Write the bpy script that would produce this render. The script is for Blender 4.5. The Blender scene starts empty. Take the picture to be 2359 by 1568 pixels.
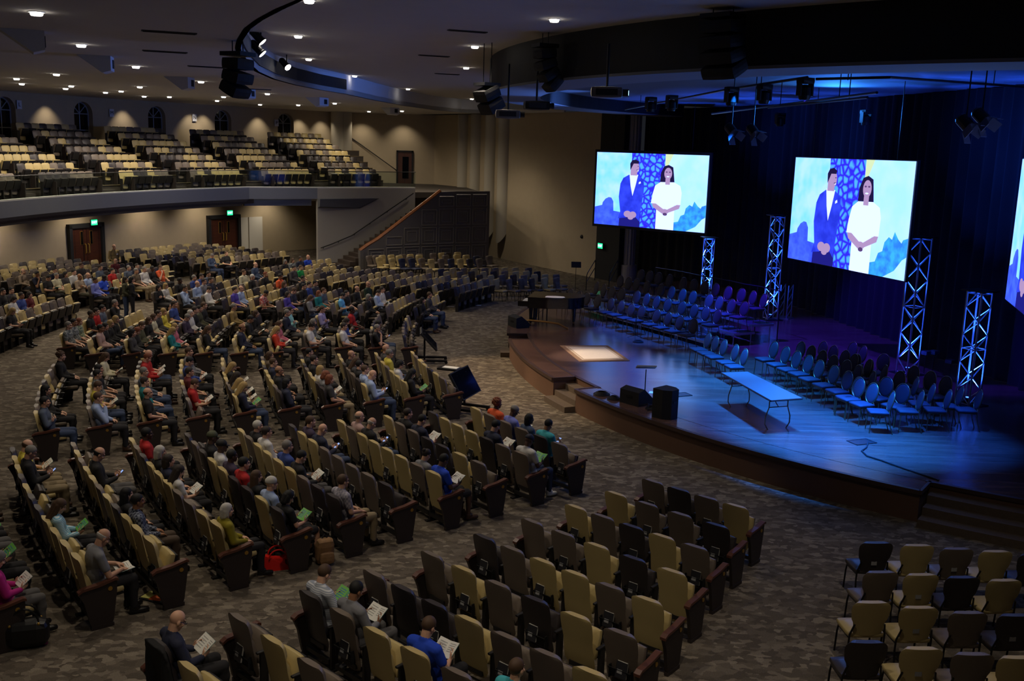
import bpy, bmesh, math, random
import numpy as np
from mathutils import Vector, Matrix, Euler
random.seed(7)
S = bpy.context.scene
COL = S.collection
PI = math.pi
# ---------------------------------------------------------------- camera
W_, H_ = 2359, 1568
F_, PITCH, ROLL, CZ = 2306.0, 0.1914, 0.0294, 6.6
_fw = Vector((0, math.cos(PITCH), -math.sin(PITCH)))
_r0 = Vector((1, 0, 0)); _u0 = _r0.cross(_fw)
_rt = _r0*math.cos(ROLL) + _u0*math.sin(ROLL)
_up = -_r0*math.sin(ROLL) + _u0*math.cos(ROLL)
EYE = Vector((0, 0, CZ))
def ray(x, y): return _fw + _rt*((x-W_/2)/F_) - _up*((y-H_/2)/F_)
def at(x, y, z):
    """the point of height z that the photograph shows at (x, y)"""
    d = ray(x, y); return EYE + d*((z-CZ)/d.z)
def proj(p):
    q = Vector(p)-EYE; d = q.dot(_fw)
    return (W_/2+F_*q.dot(_rt)/d, H_/2-F_*q.dot(_up)/d)
cam = bpy.data.cameras.new('camera'); cam.sensor_width = 36; cam.lens = F_/W_*36
cam.clip_start = .1; cam.clip_end = 400
co = bpy.data.objects.new('camera', cam); COL.objects.link(co)
co.matrix_world = Matrix(((_rt.x, _up.x, -_fw.x, 0), (_rt.y, _up.y, -_fw.y, 0), (_rt.z, _up.z, -_fw.z, CZ), (0, 0, 0, 1)))
S.camera = co
# ---------------------------------------------------------------- world, exposure
wd = bpy.data.worlds.new('night'); S.world = wd; wd.use_nodes = True
wd.node_tree.nodes['Background'].inputs[0].default_value = (.010, .011, .014, 1)
wd.node_tree.nodes['Background'].inputs[1].default_value = 1.0
S.view_settings.view_transform = 'Standard'; S.view_settings.look = 'None'
S.view_settings.gamma = 1; S.view_settings.use_curve_mapping = False
S.view_settings.exposure = 0.0
S.cycles.max_bounces = 5; S.cycles.diffuse_bounces = 3; S.cycles.glossy_bounces = 2
S.cycles.sample_clamp_indirect = 3
# fan-shaped room: everything lies on circles round this point on the stage
CX, CY = 18.26, 32.55
def pol(R, deg, z=0.0):
    a = math.radians(deg); return Vector((CX+R*math.cos(a), CY+R*math.sin(a), z))
def topol(p):
    return math.hypot(p[0]-CX, p[1]-CY), math.degrees(math.atan2(p[1]-CY, p[0]-CX)) % 360
ZLOW, ZUP = 8.45, 9.2
# ---------------------------------------------------------------- lights (colour, power)
WARM = (1.0, .86, .68); WARM2 = (1.0, .72, .45)
def spot(name, loc, target, power, color, angle=80, blend=.6, radius=.08):
    l = bpy.data.lights.new(name, 'SPOT'); l.energy = power; l.color = color
    l.spot_size = math.radians(angle); l.spot_blend = blend; l.shadow_soft_size = radius
    o = bpy.data.objects.new(name, l); COL.objects.link(o); o.location = loc
    d = Vector(target)-Vector(loc); o.rotation_euler = d.to_track_quat('-Z', 'Y').to_euler()
    return o
DOWN_LOW = [(84,27),(187,102),(313,152),(463,187),(616,215),(687,241),(38,180),(130,170),(50,192),(164,197),(151,203),(243,212),(279,209),(322,199),(390,222),(332,221),(500,231),(515,222),(599,240),(771,237),(850,256),(926,255),(794,258)]
DOWN_UP = [(687,82),(711,135),(817,174),(940,204),(1277,44),(1094,106),(1074,155),(1087,227),(712,0)]
P_DOWN = 560.0
for x, y in DOWN_LOW:
    p = at(x, y, ZLOW-.14); far_ = math.hypot(p.x-CX, p.y-CY) > 32.5
    spot('downlight_beam', p, p-Vector((0, 0, 1)), P_DOWN*(.42 if far_ else .6), WARM, 165 if far_ else 110, .5 if far_ else .8)
for x, y in DOWN_UP:
    p = at(x, y, ZUP-.14); spot('downlight_beam', p, p-Vector((0, 0, 1)), P_DOWN*.9, WARM, 100, .8)
for R, a in ((30,226),(30,235),(34,215),(34,232),(25,239)):   # unseen downlights added above and behind the camera to light the near floor
    p = pol(R, a, ZUP-.14); spot('downlight_beam', p, p-Vector((0, 0, 1)), P_DOWN*.7, WARM, 100, .8)
for a in (200, 192, 184, 177, 170.5, 164.8, 158.5, 152.5, 147.5, 141):                     # wall washers below the balcony
    p = pol(41.2, a, 3.2); spot('wall_washer', p, pol(42.6, a, 1.0), 95, WARM, 125, .9, .08)
def atR(x, y, R):
    """the point on the upright cylinder of radius R round the fan's centre that the photograph shows at (x, y)"""
    d = ray(x, y); ox, oy = -CX, -CY
    a = d.x*d.x+d.y*d.y; b = 2*(ox*d.x+oy*d.y); c = ox*ox+oy*oy-R*R
    t = (-b+math.sqrt(max(0, b*b-4*a*c)))/(2*a); return EYE+d*t
for x in (-70, 108, 285, 440, 470, 595, 690, 742):                                              # and above the last balcony row
    q = atR(x, 262, 44.9); a = topol(q)[1]; spot('wall_washer', pol(44.2, a, 8.35), pol(44.95, a, 6.4), 85, WARM, 78, .9, .06)
for x in (865, 800): spot('wall_washer', Vector((-7.5 if x == 865 else -10.2, 65.6, 8.3)), Vector((-7.5 if x == 865 else -10.2, 66.5, 5.6)), 90, WARM, 95, .9, .06)
p = at(545, 488, 3.25); spot('wall_washer', p, p+Vector((.3, .9, -1.6)), 110, WARM, 90, .7, .05)
# stage rig: blue heads over the stage, four warm profile spots in the ceiling ring
BLUE = (.01, .12, 1.0); CYAN = (.01, .20, 1.0); VIOLET = (.05, .02, 1.0)
for (px, py, inw, pw, c, ang) in ((1500, 240, .06, 7500, BLUE, 42), (1560, 238, .42, 6500, VIOLET, 60), (1650, 222, .04, 8000, CYAN, 40), (1700, 212, .02, 9000, CYAN, 40), (1760, 208, .02, 9000, CYAN, 40),
        (1855, 196, .02, 8000, BLUE, 40), (1990, 190, .02, 8500, CYAN, 40), (1860, 225, .4, 4200, VIOLET, 56), (2140, 196, .03, 6000, BLUE, 40), (1920, 192, .02, 6500, CYAN, 38)):
    p = at(px, py, 8.05); t = Vector((CX, CY, 0)); q = Vector((p.x, p.y, 0)).lerp(t, inw); q.z = .6
    spot('stage_beam', p, q, pw, c, ang, .55, .12)
for px, py, tg, pw, an in ((582, 92, (2.2, 28.9, .6), 4200, 9), (582, 119, (2.2, 28.9, .6), 4200, 9), (646, 152, (.2, 26.0, .2), 4200, 24), (661, 161, (-.2, 29.5, .2), 3200, 24)):
    spot('ring_beam', at(px, py, 8.7), tg, pw, WARM if an < 10 else WARM2, an, .8, .06)
for a in (187, 180, 172, 166, 160, 154, 149, 144):                                           # lamps in the balcony soffit, hidden by its lip
    p = pol(38.6, a, 3.22); spot('soffit_beam', p, p-Vector((0, 0, 1)), 110, WARM, 160, .6, .1)
spot('stage_spill_fill', (4, 32, 7.45), (-8, 26.5, 9.0), 2200, (.10, .26, 1.0), 60, .9, .1)  # added spots without fixtures, standing in for blue spill on the ceilings
spot('stage_spill_fill', (4, 36, 7.45), (-7, 42, 9.0), 1800, (.10, .26, 1.0), 60, .9, .1)
spot('stage_spill_fill', (9.5, 31, 7.8), (9, 28, 9.5), 700, (.03, .25, 1.0), 150, .9, .3)

# ---------------------------------------------------------------- mesh builder
class MB:
    def __init__(s): s.v, s.f, s.m, s.k = [], [], [], 0
    def mat(s, k): s.k = k; return s
    def add(s, vs, fs):
        b = len(s.v); s.v += [tuple(v) for v in vs]
        s.f += [tuple(b+i for i in f) for f in fs]; s.m += [s.k]*len(fs); return s
    def box(s, c, size, M=None):
        hx, hy, hz = size[0]/2, size[1]/2, size[2]/2
        vs = [Vector((x, y, z)) for x in (-hx, hx) for y in (-hy, hy) for z in (-hz, hz)]
        if M is not None: vs = [M @ v for v in vs]
        c = Vector(c); vs = [v+c for v in vs]
        return s.add(vs, [(0,1,3,2),(4,6,7,5),(0,4,5,1),(2,3,7,6),(0,2,6,4),(1,5,7,3)])
    def rbox(s, c, size, r, M=None, n=3):
        """box with rounded edges (superellipsoid-like grid)"""
        hx, hy, hz = size[0]/2, size[1]/2, size[2]/2; r = min(r, hx, hy, hz)
        bm = bmesh.new(); bmesh.ops.create_cube(bm, size=2)
        bmesh.ops.subdivide_edges(bm, edges=bm.edges[:], cuts=n, use_grid_fill=True)
        vs = []
        for v in bm.verts:
            q = Vector((max(-1, min(1, v.co.x))*hx, v.co.y*hy, v.co.z*hz))
            i = Vector((max(-hx+r, min(hx-r, q.x)), max(-hy+r, min(hy-r, q.y)), max(-hz+r, min(hz-r, q.z))))
            d = q-i
            if d.length > 1e-6: q = i+d.normalized()*r
            if M is not None: q = M @ q
            vs.append(q+Vector(c))
        bm.verts.index_update()
        fs = [tuple(v.index for v in f.verts) for f in bm.faces]; bm.free()
        return s.add(vs, fs)
    def tube(s, pts, r, n=8, cap=True):
        pts = [Vector(p) for p in pts]; N = len(pts)
        rs = r if isinstance(r, (list, tuple)) else [r]*N
        vs, fs = [], []
        ref = None
        for i, p in enumerate(pts):
            t = (pts[min(i+1, N-1)]-pts[max(i-1, 0)]).normalized()
            if ref is None:
                ref = Vector((0, 0, 1)) if abs(t.z) < .9 else Vector((1, 0, 0))
            a = t.cross(ref)
            if a.length < 1e-5: a = t.orthogonal()
            a.normalize(); b = t.cross(a).normalized(); ref = a.cross(t)
            for k in range(n):
                w = 2*PI*k/n; vs.append(p+(a*math.cos(w)+b*math.sin(w))*rs[i])
        for i in range(N-1):
            for k in range(n):
                fs.append((i*n+k, i*n+(k+1) % n, (i+1)*n+(k+1) % n, (i+1)*n+k))
        if cap: fs += [tuple(range(n-1, -1, -1)), tuple((N-1)*n+k for k in range(n))]
        return s.add(vs, fs)
    def cyl(s, a, b, r, n=12, r2=None): return s.tube([a, b], [r, r if r2 is None else r2], n)
    def lathe(s, prof, n=16, M=None):
        vs, fs = [], []
        for r, z in prof:
            for k in range(n):
                w = 2*PI*k/n; v = Vector((r*math.cos(w), r*math.sin(w), z)); vs.append(M @ v if M is not None else v)
        for i in range(len(prof)-1):
            for k in range(n): fs.append((i*n+k, i*n+(k+1) % n, (i+1)*n+(k+1) % n, (i+1)*n+k))
        fs += [tuple(range(n-1, -1, -1)), tuple((len(prof)-1)*n+k for k in range(n))]
        return s.add(vs, fs)
    def ell(s, c, r, n=12, M=None):
        prof = [(math.sin(PI*i/n), -math.cos(PI*i/n)) for i in range(n+1)]
        prof[0] = (1e-3, -1); prof[-1] = (1e-3, 1)
        T = Matrix.Translation(c) @ (M.to_4x4() if M is not None else Matrix.Identity(4)) @ Matrix.Diagonal((r[0], r[1], r[2], 1))
        return s.lathe(prof, n+4, T)
    def prism(s, poly, M, h):
        """polygon (x, y) in the plane of matrix M, thickened by h along its z"""
        n = len(poly)
        vs = [M @ Vector((x, y, 0)) for x, y in poly]+[M @ Vector((x, y, h)) for x, y in poly]
        fs = [tuple(range(n-1, -1, -1)), tuple(range(n, 2*n))]+[(i, (i+1) % n, n+(i+1) % n, n+i) for i in range(n)]
        return s.add(vs, fs)
    def wall(s, pts, z0, z1, t=.15, side=1):
        """vertical wall along a plan polyline; z0, z1 numbers or lists; thickness t to one side"""
        pts = [Vector((p[0], p[1], 0)) for p in pts]; N = len(pts)
        z0 = z0 if isinstance(z0, (list, tuple)) else [z0]*N; z1 = z1 if isinstance(z1, (list, tuple)) else [z1]*N
        vs, fs = [], []
        for i, p in enumerate(pts):
            d = (pts[min(i+1, N-1)]-pts[max(i-1, 0)]).normalized(); nn = Vector((-d.y, d.x, 0))*t*side
            for q in (p, p+nn):
                vs += [Vector((q.x, q.y, z0[i])), Vector((q.x, q.y, z1[i]))]
        for i in range(N-1):
            a, b = 4*i, 4*i+4
            fs += [(a, b, b+1, a+1), (a+2, a+3, b+3, b+2), (a+1, b+1, b+3, a+3), (a, a+2, b+2, b)]
        fs += [(0, 1, 3, 2), (4*N-4, 4*N-2, 4*N-1, 4*N-3)]
        return s.add(vs, fs)
    def sector(s, R0, R1, a0, a1, z0, z1, step=2.0):
        """block between two radii and two angles of the fan"""
        n = max(1, int(abs(a1-a0)/step)); vs, fs = [], []
        for i in range(n+1):
            a = a0+(a1-a0)*i/n
            vs += [pol(R0, a, z0), pol(R1, a, z0), pol(R1, a, z1), pol(R0, a, z1)]
        for i in range(n):
            p, q = 4*i, 4*i+4
            for k in range(4): fs.append((p+k, p+(k+1) % 4, q+(k+1) % 4, q+k))
        fs += [(3, 2, 1, 0), tuple(4*n+k for k in range(4))]
        return s.add(vs, fs)
    def mesh(s, name, mats, smooth=False, ang=None):
        me = bpy.data.meshes.new(name); me.from_pydata(s.v, [], s.f)
        for m in (mats if isinstance(mats, (list, tuple)) else [mats]): me.materials.append(m)
        me.polygons.foreach_set('material_index', s.m)
        bm = bmesh.new(); bm.from_mesh(me); bmesh.ops.recalc_face_normals(bm, faces=bm.faces[:])
        if ang is not None:
            for f in bm.faces: f.smooth = True
            for e in bm.edges:
                if len(e.link_faces) == 2 and e.calc_face_angle(0) > math.radians(ang): e.smooth = False
        bm.to_mesh(me); bm.free()
        if smooth: me.polygons.foreach_set('use_smooth', [True]*len(me.polygons))
        me.update(); return me
    def build(s, name, mats, parent=None, smooth=False, ang=None):
        return link(name, s.mesh(name, mats, smooth, ang), parent)
def link(name, me, parent=None):
    o = bpy.data.objects.new(name, me); COL.objects.link(o)
    if parent is not None: o.parent = parent
    return o
def tag(o, label, cat, group=None, kind=None):
    o['label'] = label; o['category'] = cat
    if group: o['group'] = group
    if kind: o['kind'] = kind
    return o
def struct(o, label=None):
    o['kind'] = 'structure'
    if label: o['label'] = label
    return o
def empty(name, loc, rz=0.0):
    o = bpy.data.objects.new(name, None); COL.objects.link(o); o.empty_display_size = .1
    o.location = loc; o.rotation_euler = (0, 0, rz); return o
def RZ(a): return Matrix.Rotation(a, 3, 'Z')
def frame(p, x, y):
    """4x4 matrix with origin p and plane axes x, y"""
    x = Vector(x).normalized(); z = x.cross(Vector(y)).normalized(); y = z.cross(x)
    return Matrix(((x.x, y.x, z.x, p[0]), (x.y, y.y, z.y, p[1]), (x.z, y.z, z.z, p[2]), (0, 0, 0, 1)))
ORD = ['first','second','third','fourth','fifth','sixth','seventh','eighth','ninth','tenth','eleventh','twelfth','thirteenth','fourteenth','fifteenth','sixteenth','seventeenth','eighteenth','nineteenth','twentieth']
def ordw(i): return ORD[i] if i < 20 else 'twenty-'+ORD[i-20]
# ---------------------------------------------------------------- materials
def srgb(c):
    f = lambda v: (v/255/12.92 if v/255 <= .04045 else ((v/255+.055)/1.055)**2.4)
    return tuple(f(v) for v in c)
MATS = {}
def mat(name, col, rough=.6, metal=0.0, noise=0.0, scale=8.0, bump=0.0, spec=.5, emit=None, estr=0.0, alpha=None):
    if name in MATS: return MATS[name]
    m = bpy.data.materials.new(name); m.use_nodes = True; nt = m.node_tree; b = nt.nodes['Principled BSDF']
    b.inputs['Base Color'].default_value = (*col, 1); b.inputs['Roughness'].default_value = rough
    b.inputs['Metallic'].default_value = metal; b.inputs['Specular IOR Level'].default_value = spec
    if noise or bump:
        tc = nt.nodes.new('ShaderNodeTexCoord'); nz = nt.nodes.new('ShaderNodeTexNoise'); nz.inputs['Scale'].default_value = scale
        nz.inputs['Detail'].default_value = 3
        nt.links.new(tc.outputs['Object'], nz.inputs['Vector'])
        if noise:
            mr = nt.nodes.new('ShaderNodeMapRange'); mr.inputs[3].default_value = 1-noise; mr.inputs[4].default_value = 1+noise
            mx = nt.nodes.new('ShaderNodeVectorMath'); mx.operation = 'SCALE'; mx.inputs[0].default_value = col
            nt.links.new(nz.outputs[0], mr.inputs[0]); nt.links.new(mr.outputs[0], mx.inputs['Scale'])
            nt.links.new(mx.outputs[0], b.inputs['Base Color'])
        if bump:
            bp = nt.nodes.new('ShaderNodeBump'); bp.inputs['Strength'].default_value = bump; bp.inputs['Distance'].default_value = .02
            nt.links.new(nz.outputs[0], bp.inputs['Height']); nt.links.new(bp.outputs[0], b.inputs['Normal'])
    if emit is not None:
        b.inputs['Emission Color'].default_value = (*emit, 1); b.inputs['Emission Strength'].default_value = estr
    MATS[name] = m; return m
def carpet_mat():
    m = bpy.data.materials.new('carpet'); m.use_nodes = True; nt = m.node_tree; b = nt.nodes['Principled BSDF']
    N = nt.nodes.new; L = nt.links.new
    tc = N('ShaderNodeTexCoord'); mp = N('ShaderNodeMapping'); mp.inputs['Scale'].default_value = (4.6, 7.4, 1); mp.inputs['Rotation'].default_value = (0, 0, .35)
    L(tc.outputs['Object'], mp.inputs['Vector'])
    nz = N('ShaderNodeTexNoise'); nz.inputs['Scale'].default_value = 1.4; nz.inputs['Detail'].default_value = 4
    L(mp.outputs[0], nz.inputs['Vector'])
    ad = N('ShaderNodeMixRGB'); ad.blend_type = 'ADD'; ad.inputs[0].default_value = .55
    L(mp.outputs[0], ad.inputs[1]); L(nz.outputs['Color'], ad.inputs[2])
    v = N('ShaderNodeTexVoronoi'); v.distance = 'MANHATTAN'; v.inputs['Scale'].default_value = 1.5; L(ad.outputs[0], v.inputs['Vector'])
    sp = N('ShaderNodeSeparateColor'); L(v.outputs['Color'], sp.inputs[0])
    r = N('ShaderNodeValToRGB'); cr = r.color_ramp; cr.interpolation = 'CONSTANT'
    cols = [(0, (96, 87, 76)), (.22, (112, 102, 89)), (.45, (132, 121, 106)), (.62, (104, 95, 83)), (.8, (146, 135, 118)), (.92, (120, 110, 96))]
    cr.elements[0].position = 0; cr.elements[0].color = (*srgb(cols[0][1]), 1)
    cr.elements[1].position = .22; cr.elements[1].color = (*srgb(cols[1][1]), 1)
    for p, c in cols[2:]:
        e = cr.elements.new(p); e.color = (*srgb(c), 1)
    L(sp.outputs[0], r.inputs[0])
    n2 = N('ShaderNodeTexNoise'); n2.inputs['Scale'].default_value = 60; L(tc.outputs['Object'], n2.inputs['Vector'])
    mx = N('ShaderNodeMixRGB'); mx.blend_type = 'MULTIPLY'; mx.inputs[0].default_value = .5
    L(r.outputs[0], mx.inputs[1]); L(n2.outputs[0], mx.inputs[2]); L(mx.outputs[0], b.inputs['Base Color'])
    b.inputs['Roughness'].default_value = .95; b.inputs['Specular IOR Level'].default_value = .1
    MATS['carpet'] = m; return m
def wood_mat(name, c1, c2, rough, along=(8, 60, 1), rot=0.0):
    m = bpy.data.materials.new(name); m.use_nodes = True; nt = m.node_tree; b = nt.nodes['Principled BSDF']; N = nt.nodes.new; L = nt.links.new
    tc = N('ShaderNodeTexCoord'); mp = N('ShaderNodeMapping'); mp.inputs['Scale'].default_value = along; mp.inputs['Rotation'].default_value = (0, 0, rot)
    L(tc.outputs['Object'], mp.inputs['Vector'])
    br = N('ShaderNodeTexBrick'); br.inputs['Scale'].default_value = .12; br.inputs['Mortar Size'].default_value = .004
    br.inputs['Color1'].default_value = (*srgb(c1), 1); br.inputs['Color2'].default_value = (*srgb(c2), 1); br.inputs['Mortar'].default_value = (*srgb((18, 12, 10)), 1)
    L(mp.outputs[0], br.inputs['Vector'])
    nz = N('ShaderNodeTexNoise'); nz.inputs['Scale'].default_value = .6; nz.inputs['Detail'].default_value = 5; L(mp.outputs[0], nz.inputs['Vector'])
    mx = N('ShaderNodeMixRGB'); mx.blend_type = 'MULTIPLY'; mx.inputs[0].default_value = .7
    L(br.outputs[0], mx.inputs[1]); L(nz.outputs[0], mx.inputs[2]); L(mx.outputs[0], b.inputs['Base Color'])
    b.inputs['Roughness'].default_value = rough; MATS[name] = m; return m
M_CARPET = carpet_mat()
M_STAGE = wood_mat('stage_floor_wood', (130, 98, 86), (110, 82, 72), .24, (1.6, 14, 1), -.45)
M_FACE = mat('stage_face_wood', srgb((104, 76, 58)), .65, noise=.06, scale=5)
M_NOSE = mat('stage_nosing', srgb((70, 52, 44)), .4)
M_CEIL = mat('ceiling_plaster', srgb((206, 202, 196)), .9, noise=.04, scale=1.5)
M_WALL = mat('wall_plaster', srgb((176, 160, 132)), .85, noise=.05, scale=3)
M_WALLG = mat('stair_wall_grey', srgb((150, 146, 140)), .85, noise=.04, scale=3)
M_FASC = mat('fascia_paint', srgb((104, 108, 118)), .7, noise=.04, scale=2)
M_BLACK = mat('black_paint', srgb((22, 22, 24)), .7)
M_BLACKM = mat('black_metal', srgb((26, 26, 28)), .4, .3)
M_DKGREY = mat('panel_grey', srgb((96, 92, 90)), .55, noise=.05, scale=5)
M_OAK = wood_mat('oak_rail', (176, 104, 48), (160, 92, 40), .4, (30, 30, 4))
M_CURT = mat('black_curtain', srgb((11, 11, 14)), .95, noise=.2, scale=3)
M_WHITE = mat('white_paint', srgb((222, 222, 220)), .5)
M_STEEL = mat('aluminium', srgb((190, 192, 196)), .3, .85)
M_GOLD = mat('gold_metal', srgb((190, 150, 70)), .35, .7)
M_BRASS = mat('brass', srgb((186, 140, 80)), .3, .8)
M_DOOR = wood_mat('door_wood', (92, 48, 32), (84, 42, 28), .4, (3, 3, 20))
M_GLASS = mat('dark_glass', srgb((10, 12, 16)), .08)
M_LAMP = mat('lamp_glow', (1, .95, .85), .5, emit=(1, .93, .82), estr=14.0)
M_SPOTL = mat('spot_lens_glow', (1, .95, .9), .5, emit=(1, .93, .85), estr=22.0)
M_GREEN = mat('exit_glow', srgb((20, 220, 110)), .5, emit=(.02, .95, .30), estr=1.6)
M_EXITW = mat('exit_letters', (1, 1, 1), .5, emit=(.75, 1, .85), estr=2.4)
M_CREAM = mat('cream_leather', srgb((186, 166, 112)), .45, noise=.06, scale=6)
M_TAUPE = mat('taupe_leather', srgb((112, 100, 88)), .45, noise=.06, scale=6)
M_CHAR = mat('charcoal_leather', srgb((56, 50, 50)), .42, noise=.06, scale=6)
M_NAVY = mat('navy_leather', srgb((44, 48, 70)), .45, noise=.06, scale=6)
M_PAN = mat('black_plastic', srgb((28, 26, 26)), .5)
M_ENDP = mat('end_panel_laminate', srgb((46, 38, 36)), .5, noise=.08, scale=9)
M_CAP = mat('armrest_wood', srgb((92, 56, 44)), .35, noise=.12, scale=10)
M_PAPER = mat('paper', srgb((226, 224, 214)), .7)
# ================================================================ the room
struct(MB().box((0, 35, -.15), (150, 150, .3)).build('floor', M_CARPET))
# ceiling: a low outer ring and a higher disc inside it
RING = [at(x, y, ZLOW) for x, y in ((700, 0), (652, 22), (606, 46), (578, 66), (560, 92), (554, 112), (562, 128), (576, 146), (597, 165), (634, 182), (681, 195), (735, 206), (796, 216), (866, 231), (936, 244), (1000, 253), (1063, 259))]
RING = [pol(31.5, 226), pol(30.3, 222)]+RING+[Vector((-1.1, 60.6, ZLOW)), Vector((2.4, 54.3, ZLOW))]
RING = [Vector((p.x, p.y, 0)) for p in RING]
OUT = []
for p in RING:
    R, a = topol(p); OUT.append(pol(60, a))
m = MB(); n = len(RING)
vs = [(p.x, p.y, ZLOW) for p in RING]+[(p.x, p.y, ZLOW) for p in OUT]+[(p.x, p.y, ZLOW+.2) for p in RING]+[(p.x, p.y, ZLOW+.2) for p in OUT]
fs = []
for i in range(n-1): fs += [(i, i+1, n+i+1, n+i), (2*n+i, 3*n+i, 3*n+i+1, 2*n+i+1), (i, 2*n+i, 2*n+i+1, i+1), (n+i, n+i+1, 3*n+i+1, 3*n+i)]
fs += [(0, n, 3*n, 2*n), (n-1, 3*n-1, 4*n-1, 2*n-1)]
m.add(vs, fs); struct(m.build('ceiling_low_ring', M_CEIL))
m = MB(); RI = [pol(60, 300), pol(60, 262), pol(36, 240), pol(34, 233)]+RING+[pol(26, 110), pol(26, 60), pol(26, 10), pol(30, 330)]
RI = [Vector((p.x+(p.x-CX)*.012, p.y+(p.y-CY)*.012, 0)) for p in RI]; n = len(RI)
m.add([(p.x, p.y, ZUP) for p in RI]+[(p.x, p.y, ZUP+.2) for p in RI]+[(CX, CY, ZUP), (CX, CY, ZUP+.2)],
      [(i, (i+1) % n, 2*n) for i in range(n)]+[(n+(i+1) % n, n+i, 2*n+1) for i in range(n)]+[(i, (i+1) % n, n+(i+1) % n, n+i) for i in range(n)])
struct(m.build('ceiling_upper_disc', M_CEIL))
struct(MB().wall(RING, ZLOW, ZUP, .12, 1).build('ceiling_ring_cove', mat('cove_white', srgb((205, 205, 208)), .8)))
# side wall with its black stage end
SW0 = Vector((4.2, 51.8, 0)); SWD = Vector((-6.45, 10, 0)).normalized(); SWE = SW0+SWD*17.8
def onside(x, y, off=0.0):
    d = ray(x, y); nrm = Vector((-SWD.y, SWD.x, 0))
    q = SW0+nrm*off-EYE; t = (q.x*nrm.x+q.y*nrm.y)/(d.x*nrm.x+d.y*nrm.y); return EYE+d*t
CORNER = pol(45.2, 131.0)
struct(MB().wall([SW0, SWE, CORNER], 0, ZLOW+.02, .3, -1).build('wall_side', M_WALL))
struct(MB().wall([SW0-SWD*.02, SW0-SWD*1.9], 0, 8.6, .3, 1).build('wall_stage_end', M_BLACK))
# back wall of the balcony with arched windows
WA = [topol(atR(x, y, 45))[1] for x, y in ((10, 210), (190, 221), (360, 236), (513, 247), (658, 258))]
m = MB(); HW, ZS, ZSP = .58, 5.85, 7.62
def tang(a): a = math.radians(a); return Vector((math.sin(a), -math.cos(a), 0))    # towards smaller angles
edge = [pol(45, 215), pol(45, 200), pol(45, 188), pol(45, 176), pol(45, 168)]
segs = []
for i, a in enumerate(WA):
    c = pol(45, a); t = tang(a)
    segs.append(edge+[c-t*1.0]); edge = [c+t*1.0]
segs.append(edge+[CORNER])
for sgm in segs:
    m.wall(sgm, 3.2, ZLOW+.1, .3, 1)
for a in WA:
    c = pol(45, a); t = tang(a); nrm = Vector((math.cos(math.radians(a)), math.sin(math.radians(a)), 0))
    X = lambda u, z, d=0: c+t*u+nrm*d+Vector((0, 0, z))
    arch = [(HW*math.cos(PI*k/12), ZSP+HW*math.sin(PI*k/12)) for k in range(13)]
    def face(poly, d): m.add([X(u, z, d) for u, z in poly], [tuple(range(len(poly)))])
    face([(-1, 3.2), (1, 3.2), (1, ZS), (-1, ZS)], 0)
    face([(-1, ZS), (-HW, ZS), (-HW, ZSP), (-1, ZSP)], 0); face([(HW, ZS), (1, ZS), (1, ZSP), (HW, ZSP)], 0)
    face([(-1, ZSP), (-HW, ZSP)]+arch[::-1][1:]+[(1, ZSP), (1, ZLOW+.1), (-1, ZLOW+.1)], 0) if False else None
    for k in range(12):
        (u0, z0), (u1, z1) = arch[k], arch[k+1]
        m.add([X(u0, z0), X(u1, z1), X(u1, ZLOW+.1), X(u0, ZLOW+.1)], [(0, 1, 2, 3)])
    face([(HW, ZSP), (1, ZSP), (1, ZLOW+.1), (HW, ZLOW+.1)], 0); face([(-1, ZSP), (-HW, ZSP), (-HW, ZLOW+.1), (-1, ZLOW+.1)], 0)
    loop = [(-HW, ZS), (HW, ZS)]+arch
    for k in range(len(loop)):
        (u0, z0), (u1, z1) = loop[k], loop[(k+1) % len(loop)]
        m.add([X(u0, z0), X(u1, z1), X(u1, z1, .34), X(u0, z0, .34)], [(0, 1, 2, 3)])
struct(m.build('wall_balcony_back', M_WALL))
M_MUNT = mat('muntin_white', srgb((150, 152, 155)), .5)
for i, a in enumerate(WA):
    c = pol(45.3, a); t = tang(a); nrm = Vector((math.cos(math.radians(a)), math.sin(math.radians(a)), 0))
    w = struct(empty('window_%d' % (i+1), c))
    X = lambda u, z, d=0: t*u+nrm*d+Vector((0, 0, z))
    g = MB(); arch = [(HW*math.cos(PI*k/12), ZSP+HW*math.sin(PI*k/12)) for k in range(13)]
    poly = [(-HW, ZS), (HW, ZS)]+arch
    g.add([X(u, z, .02) for u, z in poly]+[X(u, z, .05) for u, z in poly], [tuple(range(15)), tuple(range(15, 30))]+[(k, (k+1) % 15, 15+(k+1) % 15, 15+k) for k in range(15)])
    g.build('pane', M_GLASS, w)
    f = MB(); bar = lambda p, q: f.tube([X(*p), X(*q)], .026, 4)
    f.tube([X(-HW+.03, ZS)]+[X(u*.95, ZSP+(z-ZSP)*.95) for u, z in arch[::-1]]+[X(HW-.03, ZS)], .03, 4)
    bar((-HW, ZS+.03), (HW, ZS+.03)); bar((0, ZS), (0, ZSP+HW)); bar((-HW, ZSP-.02), (HW, ZSP-.02)); bar((-HW, 6.78), (HW, 6.78))
    bar((0, ZSP), (HW*.7, ZSP+HW*.7)); bar((0, ZSP), (-HW*.7, ZSP+HW*.7))
    f.build('frame', M_MUNT, w)
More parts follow.
